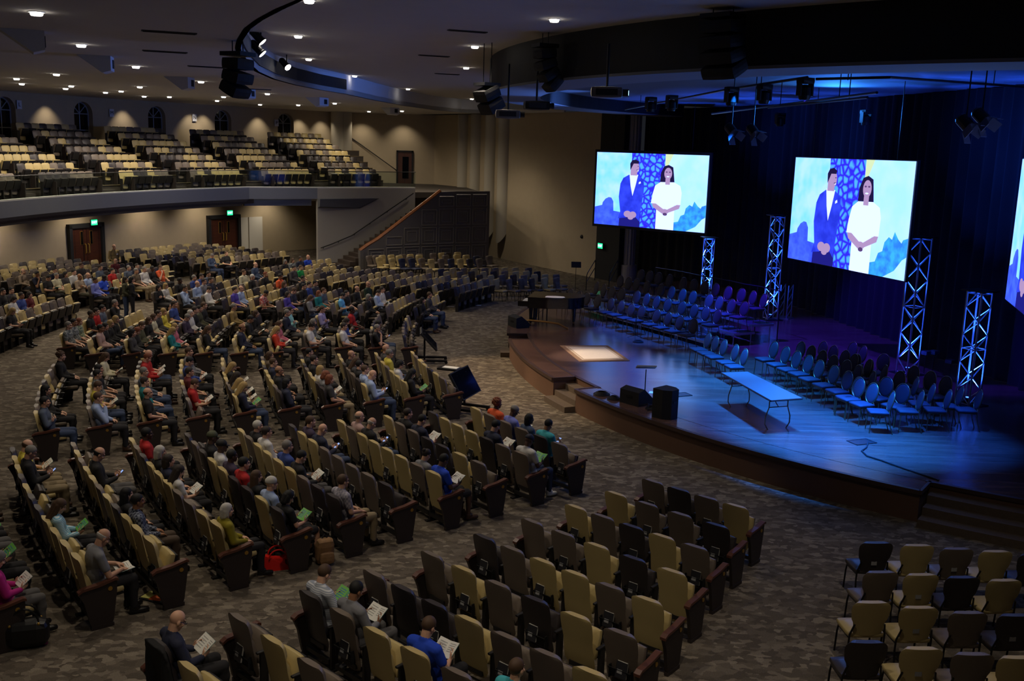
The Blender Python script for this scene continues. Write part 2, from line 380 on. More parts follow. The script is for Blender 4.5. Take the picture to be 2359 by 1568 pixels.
# section letters between the windows
def text(name, body, size, M, mats, parent, depth=.004):
    cu = bpy.data.curves.new(name, 'FONT'); cu.body = body; cu.size = size; cu.align_x = 'CENTER'; cu.align_y = 'CENTER'; cu.extrude = depth
    o = bpy.data.objects.new(name, cu); COL.objects.link(o); bpy.context.view_layer.update()
    me = bpy.data.meshes.new_from_object(o); bpy.data.objects.remove(o); me.materials.clear(); me.materials.append(mats)
    me.transform(M); return link(name, me, parent)
for (x, y), ch, nb in zip(((44, 241), (257, 260), (448, 271), (637, 283)), 'LMNP', ('by the first arched window from the left', 'by the second arched window', 'by the third arched window', 'by the last arched window')):
    p = atR(x, y, 44.93); a = topol(p)[1]; t = tang(a); n_ = -Vector((math.cos(math.radians(a)), math.sin(math.radians(a)), 0))
    s = tag(empty('section_sign', p), 'small white wall sign with letter %s %s' % (ch, nb), 'sign', 'balcony section signs')
    MB().prism([(-.14, -.2), (.14, -.2), (.14, .2), (-.14, .2)], frame((0, 0, 0), t, (0, 0, 1)), .02).build('board', mat('sign_white', srgb((210, 212, 220)), .6), s)
    text('letter', ch, .26, frame(n_*.03, t, (0, 0, 1)), M_BLACK, s)
# wall under the balcony with two double doors
struct(MB().wall([pol(42.6, a) for a in np.arange(215, 131, -2.0)]+[pol(42.6, 131)], 0, 3.3, .3, 1).build('wall_rear', M_WALL))
def double_door(idx, a, half):
    c = pol(42.55, a); t = tang(a); n_ = -Vector((math.cos(math.radians(a)), math.sin(math.radians(a)), 0)); M = frame((0, 0, 0), t, (0, 0, 1))
    d = struct(empty('door_%d' % idx, c)); f = MB()
    for u in (-half-.09, half+.09): f.box(t*u+n_*.08+Vector((0, 0, 1.1)), (.18, .22, 2.36), RZ(math.atan2(t.y, t.x)))
    f.box(n_*.08+Vector((0, 0, 2.22)), (half*2+.36, .22, .2), RZ(math.atan2(t.y, t.x))); f.build('door_frame', M_BLACK, d)
    for sgn in (-1, 1):
        lf = MB().box(t*(sgn*half/2)+n_*.05+Vector((0, 0, 1.06)), (half-.01, .06, 2.12), RZ(math.atan2(t.y, t.x))).build('door_leaf', M_DOOR, d)
        MB().box(t*(sgn*.3)+n_*.1+Vector((0, 0, 1.62)), (.13, .03, .62), RZ(math.atan2(t.y, t.x))).build('vision_pane', M_GLASS, lf)
        MB().box(t*(sgn*.3)+n_*.09+Vector((0, 0, 1.62)), (.17, .03, .66), RZ(math.atan2(t.y, t.x))).build('pane_rim', M_GOLD, lf)
        MB().tube([t*(sgn*.1)+n_*.08+Vector((0, 0, .86)), t*(sgn*.1)+n_*.15+Vector((0, 0, .9)), t*(sgn*.1)+n_*.15+Vector((0, 0, 1.28)), t*(sgn*.1)+n_*.08+Vector((0, 0, 1.32))], .035, 8).build('pull_handle', M_GOLD, lf)
double_door(1, 157.4, .92); double_door(2, 145.0, .95)
def exit_sign(p, xd, nd, label):
    s = tag(empty('exit_sign', p), label, 'sign', 'green exit signs'); xd = Vector(xd).normalized(); nd = Vector(nd).normalized()
    M = frame((0, 0, 0), xd, (0, 0, 1)); rz = RZ(math.atan2(xd.y, xd.x))
    MB().box((0, 0, 0), (.42, .06, .3), rz).build('housing', M_BLACKM, s)
    MB().box(nd*.034, (.38, .012, .26), rz).build('glowing_face', M_GREEN, s)
    text('lettering', 'EXIT', .17, frame(nd*.05, xd, (0, 0, 1)), M_EXITW, s, .003)
for x, y, nb in ((216, 512, 'above the first double door under the balcony'), (529, 490, 'above the double door by the white wall panels')):
    p = atR(x, y, 42.2); a = topol(p)[1]; ra = math.radians(a)
    exit_sign(p, tang(a), (-math.cos(ra), -math.sin(ra), 0), 'green lit EXIT sign '+nb)
for k, (x0, x1) in enumerate(((547, 572), (575, 605))):
    a0 = topol(atR(x0, 540, 42.5))[1]; a1 = topol(atR(x1, 540, 42.5))[1]
    tag(MB().wall([pol(42.52, a0), pol(42.5, (a0+a1)/2), pol(42.5, a1)], .12, 2.12, .06, 1).build('wall_panel', mat('panel_white', srgb((214, 210, 198)), .7)),
        'tall white wall panel '+('next to the second double door' if k == 0 else 'farther from the door, beside the beige corner'), 'panel', 'white panels by the door')
# balcony: fascia, soffit, stepped deck
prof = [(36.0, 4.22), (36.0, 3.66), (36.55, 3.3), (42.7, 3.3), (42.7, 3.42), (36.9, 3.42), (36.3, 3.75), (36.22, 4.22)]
m = MB(); angs = list(np.arange(216, 151, -1.5))+[151.0]
for a in angs:
    m.v += [tuple(pol(R, a, z)) for R, z in prof]
k = len(prof)
for i in range(len(angs)-1):
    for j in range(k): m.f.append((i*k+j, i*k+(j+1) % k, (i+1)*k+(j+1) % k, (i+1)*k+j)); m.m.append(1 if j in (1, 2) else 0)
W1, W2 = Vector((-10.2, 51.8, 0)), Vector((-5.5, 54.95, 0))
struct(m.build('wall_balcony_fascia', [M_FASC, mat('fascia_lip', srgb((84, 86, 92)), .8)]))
e0 = pol(36, 151)
m = MB(); m.wall([e0, W1], 3.66, 4.22, .25, 1); m.wall([e0+Vector((-.35, .35, 0)), W1+Vector((-.35, .2, 0))], 3.3, 3.68, .25, 1)
struct(m.build('wall_fascia_return', M_FASC))
struct(MB().wall([pol(36.02, a) for a in np.arange(216, 151, -1.5)]+[e0, W1, W2], 4.2, 4.27, .22, 1).build('trim_fascia_cap', mat('cap_light', srgb((200, 198, 190)), .5)))
M_DECK = mat('deck_carpet', srgb((70, 62, 54)), .95, noise=.15, scale=9)
m = MB(); AEND = lambda R: 133.9-(R-36.5)*.42
m.sector(36.22, 37.5, 216, AEND(36.5), 3.42, 4.0)
for i in range(7):
    R0 = 37.5+.95*i; R1 = R0+.96 if i < 6 else 45.0
    m.sector(R0, R1, 216, AEND(R0), 3.42, 4.05+.33*i)
BSEC = [(174.1, 170.6), (168.4, 163.4), (160.9, 156.1), (153.9, 148.9), (146.6, 141.6), (139.5, 134.3)]
for (a1, a0), (b1, b0) in zip(BSEC[:-1], BSEC[1:]):
    for i in range(7):
        m.sector(37.1+.95*i, 37.52+.95*i, a0-.35, b1+.35, 3.5, 4.0+.33*i-.1 if i else 4.02)
m.sector(45.0, 45.3, 216, 131, 3.42, 6.0)
struct(m.build('floor_balcony_deck', M_DECK))
# nosings of the steps
m = MB()
for i in range(7): m.sector(37.47+.95*i, 37.56+.95*i, 216, AEND(37.5+.95*i), 4.04+.33*i, 4.07+.33*i)
struct(m.build('trim_step_nosing', mat('nosing_tan', srgb((120, 104, 76)), .7)))
# glass guard along the balcony front
M_CLEAR = bpy.data.materials.new('clear_glass'); M_CLEAR.use_nodes = True; nt = M_CLEAR.node_tree
tr = nt.nodes.new('ShaderNodeBsdfTransparent'); tr.inputs[0].default_value = (.86, .92, .90, 1); gl = nt.nodes.new('ShaderNodeBsdfGlossy'); gl.inputs['Roughness'].default_value = .05
mx = nt.nodes.new('ShaderNodeMixShader'); mx.inputs[0].default_value = .015
nt.links.new(tr.outputs[0], mx.inputs[1]); nt.links.new(gl.outputs[0], mx.inputs[2]); nt.links.new(mx.outputs[0], nt.nodes['Material Output'].inputs[0])
g = tag(empty('glass_guard', (0, 0, 0)), 'clear glass guard rail along the top of the grey balcony front', 'railing')
path = [pol(36.1, a) for a in np.arange(205, 151, -2.0)]+[e0+Vector((-.1, .1, 0)), W1+Vector((0, .1, 0)), W2+Vector((0, .1, 0))]
MB().wall(path, 4.27, 5.05, .015, 1).build('glass_pane', M_CLEAR, g)
MB().tube([p+Vector((0, 0, 5.07)) for p in path], .022, 6).build('top_rail', M_BLACKM, g)
# landing, stair and panelled stair wall
DIRP = Vector((.83, .56, 0)).normalized(); NP = Vector((-DIRP.y, DIRP.x, 0)); P0 = Vector((-7.9, 51.4, 0))
LP = lambda t, o=0.0, z=0.0: P0+DIRP*t+NP*o+Vector((0, 0, z))
m = MB()
poly = [W1+Vector((-.6, .6, 0)), W2, LP(5.6, 1.6), LP(5.6), LP(7.6, .1), SW0+SWD*13.5, SWE, CORNER, pol(43, 131.4), pol(38, 133.4), pol(36.4, 134.2)]
m.add([(p.x, p.y, 3.7) for p in poly]+[(p.x, p.y, 4.0) for p in poly], [tuple(range(10, -1, -1)), tuple(range(11, 22))]+[(i, (i+1) % 11, 11+(i+1) % 11, 11+i) for i in range(11)])
struct(m.build('floor_landing', M_DECK))
struct(MB().wall([W1, W2], 0, 4.2, .2, 1).build('wall_stair_inner', M_WALLG))
m = MB(); tl = lambda u, z, o=.0: W1+(W2-W1)*u+Vector((.56, -.83, 0))*o+Vector((0, 0, z))
m.add([tl(0, 3.68, .02), tl(.62, 3.68, .02), tl(.42, 3.16, .02), tl(0, 3.2, .02), tl(0, 3.68, .34), tl(.60, 3.68, .06), tl(.40, 3.2, .06), tl(0, 3.3, .3)], [(0, 1, 2, 3), (4, 5, 6, 7), (0, 1, 5, 4), (1, 2, 6, 5), (2, 3, 7, 6), (3, 0, 4, 7)])
struct(m.build('wall_bulkhead_wedge', mat('fascia_lip', (0, 0, 0))))
st = MB(); NS = 22
for i in range(NS):
    t0 = -1.2+i*.305; st.add([LP(t0, .06), LP(6.0, .06), LP(6.0, 1.58), LP(t0, 1.58)]+[LP(t0, .06, .18*(i+1)), LP(6.0, .06, .18*(i+1)), LP(6.0, 1.58, .18*(i+1)), LP(t0, 1.58, .18*(i+1))] if i < NS-1 else [LP(t0, .06), LP(6.2, .06), LP(6.2, 1.58), LP(t0, 1.58), LP(t0, .06, 3.98), LP(6.2, .06, 3.98), LP(6.2, 1.58, 3.98), LP(t0, 1.58, 3.98)],
                             [(3, 2, 1, 0), (4, 5, 6, 7), (0, 1, 5, 4), (1, 2, 6, 5), (2, 3, 7, 6), (3, 0, 4, 7)])
struct(st.build('floor_stair_flight', mat('stair_carpet', srgb((58, 46, 38)), .95)))
# panelled wall: sloping top, raised panel mouldings, oak rail, newel
tops = [(0.0, 1.12), (.35, 1.34), (.9, 1.62), (4.6, 4.1), (5.6, 4.14), (7.7, 4.14)]
pw = struct(empty('wall_stair_panelled', (0, 0, 0)))
MB().wall([LP(t, -.12) for t, z in tops], 0, [z for t, z in tops], .16, 1).build('wall_body', M_DKGREY, pw)
m = MB()
def ztop(t):
    for (a, za), (b, zb) in zip(tops[:-1], tops[1:]):
        if a <= t <= b: return za+(zb-za)*(t-a)/(b-a)
    return 4.1
for c in range(7):
    for r in range(4):
        t0, t1 = .35+c*1.04, .35+c*1.04+.9; z0 = .35+r*1.0; z1 = z0+.86
        zt = min(ztop(t0), ztop(t1))-.18
        if z0+.3 > zt: continue
        z1 = min(z1, zt)
        for (ta, za), (tb, zb) in (((t0, z0), (t1, z0)), ((t1, z0), (t1, z1)), ((t1, z1), (t0, z1)), ((t0, z1), (t0, z0))):
            m.tube([LP(ta, -.13, za), LP(tb, -.13, zb)], .035, 4)
        if z1-z0 > .5:
            for (ta, za), (tb, zb) in (((t0+.17, z0+.17), (t1-.17, z0+.17)), ((t1-.17, z0+.17), (t1-.17, z1-.17)), ((t1-.17, z1-.17), (t0+.17, z1-.17)), ((t0+.17, z1-.17), (t0+.17, z0+.17))):
                m.tube([LP(ta, -.13, za), LP(tb, -.13, zb)], .02, 4)
m.build('panel_moulding', mat('moulding_grey', srgb((116, 112, 108)), .45), pw)
MB().box(LP(-.02, -.04, .56), (.2, .26, 1.16), RZ(math.atan2(DIRP.y, DIRP.x))).build('newel_post', M_DKGREY, pw)
hr = tag(MB().tube([LP(t, -.05, z+.06) for t, z in [(-.1, 1.06)]+tops[:4]], .1, 6).build('stair_rail', M_OAK), 'wide oak rail sloping down the top of the grey panelled stair wall', 'handrail')
def rail(name, pts, label, posts=()):
    r = tag(empty(name, (0, 0, 0)), label, 'handrail'); MB().tube(pts, .028, 8).build('rail_bar', M_BLACKM, r)
    for p, q in posts: MB().tube([p, q], .016, 6).build('bracket', M_BLACKM, r)
WLi = lambda u, z, o=.12: W1+(W2-W1)*u+Vector((.56, -.83, 0)).normalized()*o+Vector((0, 0, z))
pts = [WLi(.02, 1.15), WLi(.12, 1.32), WLi(.33, 1.75), WLi(.97, 3.95)]
rail('wall_handrail', pts, 'black handrail on the pale inner wall of the balcony stair', [(WLi(u, z-.02), WLi(u, z-.1, .0)) for u, z in ((.05, 1.2), (.2, 1.48), (.36, 1.85), (.52, 2.4), (.7, 3.02), (.9, 3.7))])
PB = lambda x, y: (lambda d: EYE+d*((SWE.y-.14)/d.y))(ray(x, y))
rail('wall_handrail', [PB(806, 317), PB(812, 319), PB(912, 391), PB(914, 394)], 'black handrail sloping up the upper balcony side wall', [(PB(x, y), PB(x, y)+Vector((0, .2, -.1))) for x, y in ((812, 319), (862, 355), (912, 391))])
rail('wall_handrail', [onside(953, 402, -.12), onside(962, 403, -.12), onside(999, 441, -.12)], 'short black handrail on the side wall above the panelled stair', [(onside(x, y, -.12), onside(x, y, .05)) for x, y in ((962, 404), (996, 438))])
# door on the landing, wall light and camera on the side wall
d = struct(empty('door_3', PB(932, 432)+Vector((0, .06, 0))))
MB().box((0, 0, 1.15), (.9, .06, 2.3)).build('door_leaf', M_DOOR, d)
f = MB(); f.box((-.5, 0, 1.2), (.1, .14, 2.4)); f.box((.5, 0, 1.2), (.1, .14, 2.4)); f.box((0, 0, 2.35), (1.1, .14, .1)); f.build('door_frame', M_BLACKM, d)
MB().box((.05, -.05, 1.3), (.4, .02, 1.4)).build('vision_pane', M_GLASS, d)
# pilasters: half round shafts cut at a slant
MK = mat('pilaster', srgb((176, 168, 150)), .85)
for k, (x, yb) in enumerate(((1065, 545), (1094, 552), (1127, 557), (1157, 562))):
    c = onside(x, yb); c.z = 0; zb = .92; m = MB(); r = .42
    prof = []
    for q in range(13):
        w = PI*q/12; u = -math.cos(w)*r; o = -math.sin(w)*r*.95; prof.append((u, o, zb+.62*(1-abs(o)/(r))*1.0))
    nn = Vector((-SWD.y, SWD.x, 0))
    vs = [c+SWD*u-nn*o+Vector((0, 0, z)) for u, o, z in prof]+[c+SWD*u-nn*o+Vector((0, 0, ZLOW)) for u, o, z in prof]
    m.add(vs, [(i, i+1, 14+i, 13+i) for i in range(12)]+[tuple(range(12, -1, -1))])
    struct(m.build('pillar_half_round', MK, ang=40))
for k, (x, w) in enumerate(((774, .55), (790, .5))):
    p = pol(44.6-.15*k, topol(atR(x, 300, 44.8))[1]); m = MB().cyl((p.x, p.y, 6.0), (p.x, p.y, ZLOW), w*.8, 20); struct(m.build('pillar_corner', MK, ang=40))
p = onside(1343, 545, -.06); c = tag(empty('security_camera', p), 'small dome security camera on the beige side wall near the stage', 'camera')
MB().ell((0, 0, 0), (.16, .12, .12), 8).build('dome', M_BLACKM, c); MB().cyl((0, 0, .05), (.1, .06, .12), .1, 8).build('mount', M_WHITE, c)
p = at(757, 507, 2.6); p = atR(757, 507, 33.6) if False else WLi(.02, 2.7, .2)
# ---------------------------------------------------------------- stage
ZS_ = .61
def sector_plan(name, R0, R1, a0, a1, z0, z1, m_, cat=None, step=1.0): return struct(MB().sector(R0, R1, a0, a1, z0, z1, step).build(name, m_))
m = MB()
m.sector(0.5, 17.75, 125, 250, .02, ZS_-.02, 2)
struct(m.build('floor_stage_core', M_FACE))
struct(MB().sector(0.5, 17.72, 125, 250, ZS_-.02, ZS_, 1.5).build('floor_stage', M_STAGE))
for i, (a0, a1) in enumerate(((150, 181.4), (184.3, 201.3), (205.4, 234.5))):
    struct(MB().sector(17.7, 18.38, a0, a1, .0, ZS_-.03, 1).build('floor_stage_apron_body', M_FACE))
    struct(MB().sector(17.74, 18.36, a0+.02, a1-.02, ZS_-.03, ZS_-(.0), 1).build('floor_stage_apron', M_STAGE))
    m = MB(); m.sector(18.34, 18.44, a0, a1, ZS_-.07, ZS_+.012, 1); m.sector(17.7, 18.42, a0-.12, a0+.05, ZS_-.07, ZS_+.012); m.sector(17.7, 18.42, a1-.05, a1+.12, ZS_-.07, ZS_+.012)
    struct(m.build('trim_stage_nosing', M_NOSE))
m = MB(); m.sector(17.68, 17.78, 181, 205.6, ZS_, ZS_+.012, 1); m.sector(17.68, 17.78, 234.3, 246, ZS_-.06, ZS_+.012, 1); struct(m.build('trim_stage_inner_nosing', M_NOSE))
M_STEPC = mat('step_carpet', srgb((96, 82, 68)), .95, noise=.25, scale=14)
for i, (a0, a1) in enumerate(((181.6, 184.15), (201.45, 205.25), (234.7, 246))):
    m = MB()
    m.sector(17.76, 18.66, a0, a1, 0, .15, 1); m.sector(17.76, 18.36, a0, a1, .15, .3, 1); m.sector(17.76, 18.06, a0, a1, .3, .45, 1)
    struct(m.build('floor_stage_steps', M_STEPC))
# curtains round the back of the stage
cp = [(6.25, 50.4), (9.2, 46.4), (11.0, 41.5), (11.9, 37), (12.7, 32.5), (13.4, 28), (14.0, 23), (14.4, 18), (14.6, 11)]
m = MB(); pts = []
for (x0, y0), (x1, y1) in zip(cp[:-1], cp[1:]):
    L = math.hypot(x1-x0, y1-y0); n = int(L/.12)
    for k in range(n): pts.append((x0+(x1-x0)*k/n, y0+(y1-y0)*k/n))
P = []
for i, (x, y) in enumerate(pts):
    j = min(i+1, len(pts)-1); dx, dy = pts[j][0]-pts[max(0, i-1)][0], pts[j][1]-pts[max(0, i-1)][1]; L = math.hypot(dx, dy) or 1
    o = .09*math.sin(i*1.35)+.05*math.sin(i*.37); P.append((x-dy/L*o, y+dx/L*o))
m.wall(P, ZS_+.01, 8.6, .03, 1)
tag(m.build('stage_curtain', M_CURT, ang=60), 'tall black pleated curtain closing the back of the stage', 'curtain')
# fluted column between the black wall and the curtain
p = at(1416, 640, .3); p = Vector((5.78, 50.55, 0)); m = MB(); ring = []
for k in range(48):
    w = 2*PI*k/48; r = .29 if (k//2) % 2 else .32; ring.append((r*math.cos(w), r*math.sin(w)))
m.prism(ring, Matrix.Translation((p.x, p.y, 0)), 8.4); m.cyl((p.x, p.y, 0), (p.x, p.y, .9), .44, 24)
struct(m.build('pillar_fluted', mat('pillar_stone', srgb((170, 164, 160)), .6)))
n_ = Vector((-SWD.y, SWD.x, 0)); p = onside(1388, 566, -.08)
p = SW0-SWD*.55+Vector((0, 0, 1.85)); p.z = (lambda d: EYE.z+d.z*(SW0.y-.5)/d.y)(ray(1388, 566))
exit_sign(p-n_*-.12 if False else p+n_*.12, SWD*-1, n_, 'green lit EXIT sign on the black wall end beside the stage')
# proscenium header ring and the ceiling over the stage
m = MB(); m.sector(18.9, 19.2, 128, 262, 8.2, ZUP+.02, 2)
struct(m.build('wall_proscenium_header', M_BLACK))
struct(MB().sector(17.6, 19.22, 128, 262, 8.14, 8.2, 2).build('ceiling_header_soffit', mat('soffit_grey', srgb((120, 122, 126)), .8)))
struct(MB().sector(.5, 17.7, 100, 262, 8.62, 8.7, 3).build('ceiling_stage', mat('stage_ceiling_grey', srgb((90, 92, 98)), .8)))
struct(MB().sector(17.55, 17.65, 128, 262, 8.16, 8.66, 3).build('trim_header_inner', M_BLACK))
# ================================================================ seats
def shell(mb, wid, z0, z1, yb, thick, nz=14, nx=8, k=0):
    """padded back: wid(z) half width, yb(z) rear surface, thick(z, u) pad depth; closed surface"""
    mb.mat(k); base = len(mb.v); vs = []
    for side in (0, 1):
        for i in range(nz+1):
            z = z0+(z1-z0)*(.35*i/nz+.65*(.5-.5*math.cos(PI*i/nz)))
            for j in range(nx+1):
                u = -1+2*j/nx; w = wid(z); e = math.sqrt(max(0, 1-abs(u)**4))
                y = yb(z)-.03*(1-u*u)*0+(thick(z, u)*e+.012*e if side else 0)+.02*u*u
                vs.append((w*u, y, z))
    n1 = (nz+1)*(nx+1); fs = []
    I = lambda s, i, j: s*n1+i*(nx+1)+j
    for i in range(nz):
        for j in range(nx):
            fs.append((I(0, i, j), I(0, i, j+1), I(0, i+1, j+1), I(0, i+1, j))); fs.append((I(1, i, j), I(1, i+1, j), I(1, i+1, j+1), I(1, i, j+1)))
    for i in range(nz):
        fs.append((I(0, i, 0), I(0, i+1, 0), I(1, i+1, 0), I(1, i, 0))); fs.append((I(0, i, nx), I(1, i, nx), I(1, i+1, nx), I(0, i+1, nx)))
    for j in range(nx):
        fs.append((I(0, 0, j), I(1, 0, j), I(1, 0, j+1), I(0, 0, j+1))); fs.append((I(0, nz, j), I(0, nz, j+1), I(1, nz, j+1), I(1, nz, j)))
    mb.add(vs, fs)
def interp(tab):
    def f(z):
        for (a, va), (b, vb) in zip(tab[:-1], tab[1:]):
            if z <= b:
                t = max(0, (z-a)/(b-a)); t = t*t*(3-2*t); return va+(vb-va)*t
        return tab[-1][1]
    return f
TW = interp([(.2, .12), (.24, .19), (.34, .235), (.5, .228), (.62, .222), (.8, .24), (.90, .242), (.95, .236), (.975, .216), (.99, .17)])
TY = lambda z: -.02-(z-.42)*.2+.05*max(0, .42-z)
def theater_back(mb, detail=True):
    th = lambda z, u: (.085 if z > .42 else .05)*(1-.15*u*u)-(.028 if abs(z-.76) < .03 else 0)-(.01 if z > .93 else 0)+.018*math.exp(-((z-.58)/.1)**2)
    shell(mb, TW, .2, .99, TY, th, 22 if detail else 10, 8 if detail else 4)
CU_HINGE = Vector((0, .1, .4))
def theater_cushion(mb, up, detail=True):
    R = Matrix.Rotation(math.radians(73 if up else 4), 3, 'X'); c = CU_HINGE+R @ Vector((0, .18, .03))
    mb.mat(0).rbox(c, (.43, .39, .1), .045, R, 3 if detail else 1)
    mb.mat(1).rbox(CU_HINGE+R @ Vector((0, .18, -.035)), (.39, .36, .05), .02, R, 2 if detail else 1)
SEATC = {'cream': M_CREAM, 'taupe': M_TAUPE, 'charcoal': M_CHAR, 'navy': M_NAVY}
ME_BACK = {k: (lambda b: (theater_back(b), b.mesh('seat_back_'+k, [v], ang=50))[1])(MB()) for k, v in SEATC.items()}
ME_CUSH = {(k, up): (lambda b: (theater_cushion(b, up), b.mesh('seat_cushion_'+k, [v, M_PAN], ang=50))[1])(MB()) for k, v in SEATC.items() for up in (0, 1)}
b = MB()
b.box((.29, .06, .30), (.04, .10, .60)); b.box((.29, .16, .57), (.035, .22, .05)); b.rbox((.29, .14, .615), (.055, .36, .035), .015); b.box((.29, .08, .015), (.07, .3, .03))
ME_ARM = b.mesh('seat_arm', M_PAN, ang=40)
b = MB(); b.box((0, .02, .13), (.52, .05, .06)); b.box((0, .02, .28), (.3, .04, .06)); ME_BEAM = b.mesh('seat_beam', M_PAN)
def end_panel_mesh():
    b = MB(); o = [(-.17, .56), (-.12, .60), (.10, .615), (.30, .655), (.335, .64), (.33, .5), (.27, .1), (.25, .055), (-.02, .055), (-.04, .1), (-.1, .4)]
    b.mat(0).prism(o, frame((.0, 0, 0), (0, 1, 0), (0, 0, 1)), .05); b.box((.025, .12, .03), (.06, .3, .05))
    t = [(-.18, .575), (-.12, .61), (.10, .63), (.31, .675), (.35, .66)]
    for (y0, z0), (y1, z1) in zip(t[:-1], t[1:]):
        b.mat(1).add([(x, y, z+d) for x in (-.012, .072) for y, z in ((y0, z0), (y1, z1)) for d in (-.018, .018)], [(0, 1, 3, 2), (4, 6, 7, 5), (0, 4, 5, 1), (2, 3, 7, 6), (0, 2, 6, 4), (1, 5, 7, 3)])
    for x in (-.004, .054): b.mat(2).lathe([(.03, -.004), (.03, .004)], 14, frame((x, .24, .55), (0, 1, 0), (0, 0, 1)))
    return b.mesh('seat_end_panel', [M_ENDP, M_CAP, M_GOLD], ang=40)
ME_END = end_panel_mesh()
def pocket_mesh():
    b = MB(); z0, z1 = .34, .50
    b.add([(-.15, TY(z0)-.012, z0), (.15, TY(z0)-.012, z0), (.16, TY(z1)-.06, z1), (-.16, TY(z1)-.06, z1), (-.15, TY(z0)+.005, z0), (.15, TY(z0)+.005, z0), (.16, TY(z1)-.045, z1), (-.16, TY(z1)-.045, z1)],
          [(0, 1, 2, 3), (7, 6, 5, 4), (0, 4, 5, 1), (1, 5, 6, 2), (3, 2, 6, 7), (0, 3, 7, 4)])
    b.box((-.152, TY(.44)-.02, .43), (.012, .06, .17)); b.box((.152, TY(.44)-.02, .43), (.012, .06, .17))
    return b.mesh('seat_book_pocket', mat('pocket_mesh_black', srgb((14, 14, 15)), .9))
ME_POCK = pocket_mesh()
def hymnal_meshes():
    c = MB(); c.box((0, -.014, 0), (.15, .006, .2)); c.box((0, .014, 0), (.15, .006, .2)); c.box((-.074, 0, 0), (.006, .034, .2))
    p = MB(); p.box((.003, 0, .004), (.14, .022, .204))
    l = MB(); l.box((-.02, -.0185, -.02), (.07, .002, .05))
    return c.mesh('hymnal_cover', mat('book_black', srgb((40, 40, 44)), .5)), p.mesh('hymnal_pages', M_PAPER), l.mesh('hymnal_label', mat('book_label', srgb((150, 150, 150)), .6))
HY = hymnal_meshes()
MERGE = []      # far seats of the lower floor: (matrix, colour, cushion up)
SEATS = []      # every seat: dict
def rz_for(a): return math.radians(a+90)
RNG = random.Random(11)
def pick(): return RNG.choices(['cream', 'taupe', 'charcoal'], [.46, .32, .22])[0]
def seat_row(block, ri, R, a_near, a_far, z=0, n=None, cols=None, pitch=.545):
    span = abs(a_near-a_far); n = n or int(round(math.radians(span)*R/pitch))+1
    out = []
    for j in range(n):
        a = a_near+(a_far-a_near)*(j/(n-1) if n > 1 else 0)
        s = dict(block=block, row=ri, j=j, n=n, R=R, a=a, z=z, col=(cols[j] if cols and j < len(cols) else pick()), who=None, end=(j == 0, j == n-1), dirn=1 if a_far > a_near else -1)
        SEATS.append(s); out.append(s)
    return out
A_COL = ['tgtc', 'cttg', 'ctgct', 'ttcgc', 'gtcctc', 'tctgct', 'tggcttc', 'gtcctct', 'tcttctg', 'gctctgc']
CC = {'t': 'taupe', 'g': 'charcoal', 'c': 'cream'}
for k in range(10):
    seat_row('A', k, 22.35+.985*k, 225.45-.05*k, 229.6+.47*k, n=[4, 4, 5, 5, 6, 6, 7, 7, 7, 8][k], cols=[CC[c] for c in A_COL[k]])
for k in range(10): seat_row('B', k, 22.1+1.0*k, 218.85+.07*k, 211.1-.2*k)
for k in range(10): seat_row('C', k, 21.65+1.0*k, 203.5+.12*k, 195.2+.1*k)
for k in range(11): seat_row('D', k, 21.65+.97*k, 188.2 if k < 4 else 190.0 if k < 10 else 188.2, 179.6 if k < 4 else 180.6)
for k in range(11): seat_row('E', k, 21.7+.985*k, 174.6 if k < 9 else 173.2, 166.4 if k < 6 else 164.3)
for k in range(11): seat_row('G', k, 21.8+.97*k, 160.0, 152.6 if k < 10 else 149.8)
for k in range(8): seat_row('I', k, 34.5+.97*k, 171.8 if k < 3 else 170.6, 163.4 if k < 1 else 161.2)
for k in range(7): seat_row('J', k, 35.4+.99*k, 156.6, 148.2)
for k in range(4): seat_row('H', k, 33.9+.97*k, 176.2, 189)
seat_row('K', 0, 32.25, 219.4, 206)
for s in SEATS:
    s['p'] = pol(s['R'], s['a'], s['z']); s['px'] = proj(s['p']+Vector((0, 0, .6))); s['d'] = (s['p']-EYE).length
    q = s['p']; f = (Vector((CX, CY, 0))-q); f.z = 0; f.normalize(); s['f'] = f
    s['head'] = proj(q+f*.1+Vector((0, 0, 1.2)))
    s['vis'] = -260 < s['px'][0] < W_+60 and s['px'][1] < H_+150
BLK = {'A': 'the block nearest the camera', 'B': 'the second block from the camera', 'C': 'the third block from the camera', 'D': 'the fourth block from the camera', 'E': 'the fifth block from the camera', 'G': 'the sixth block from the camera', 'H': 'the rear left block', 'I': 'the block by the first door', 'J': 'the block by the second door', 'K': 'the bottom left block'}
def place_txt(s): return '%s seat of %s row, %s' % (ordw(s['j']), ordw(s['row']), BLK[s['block']])
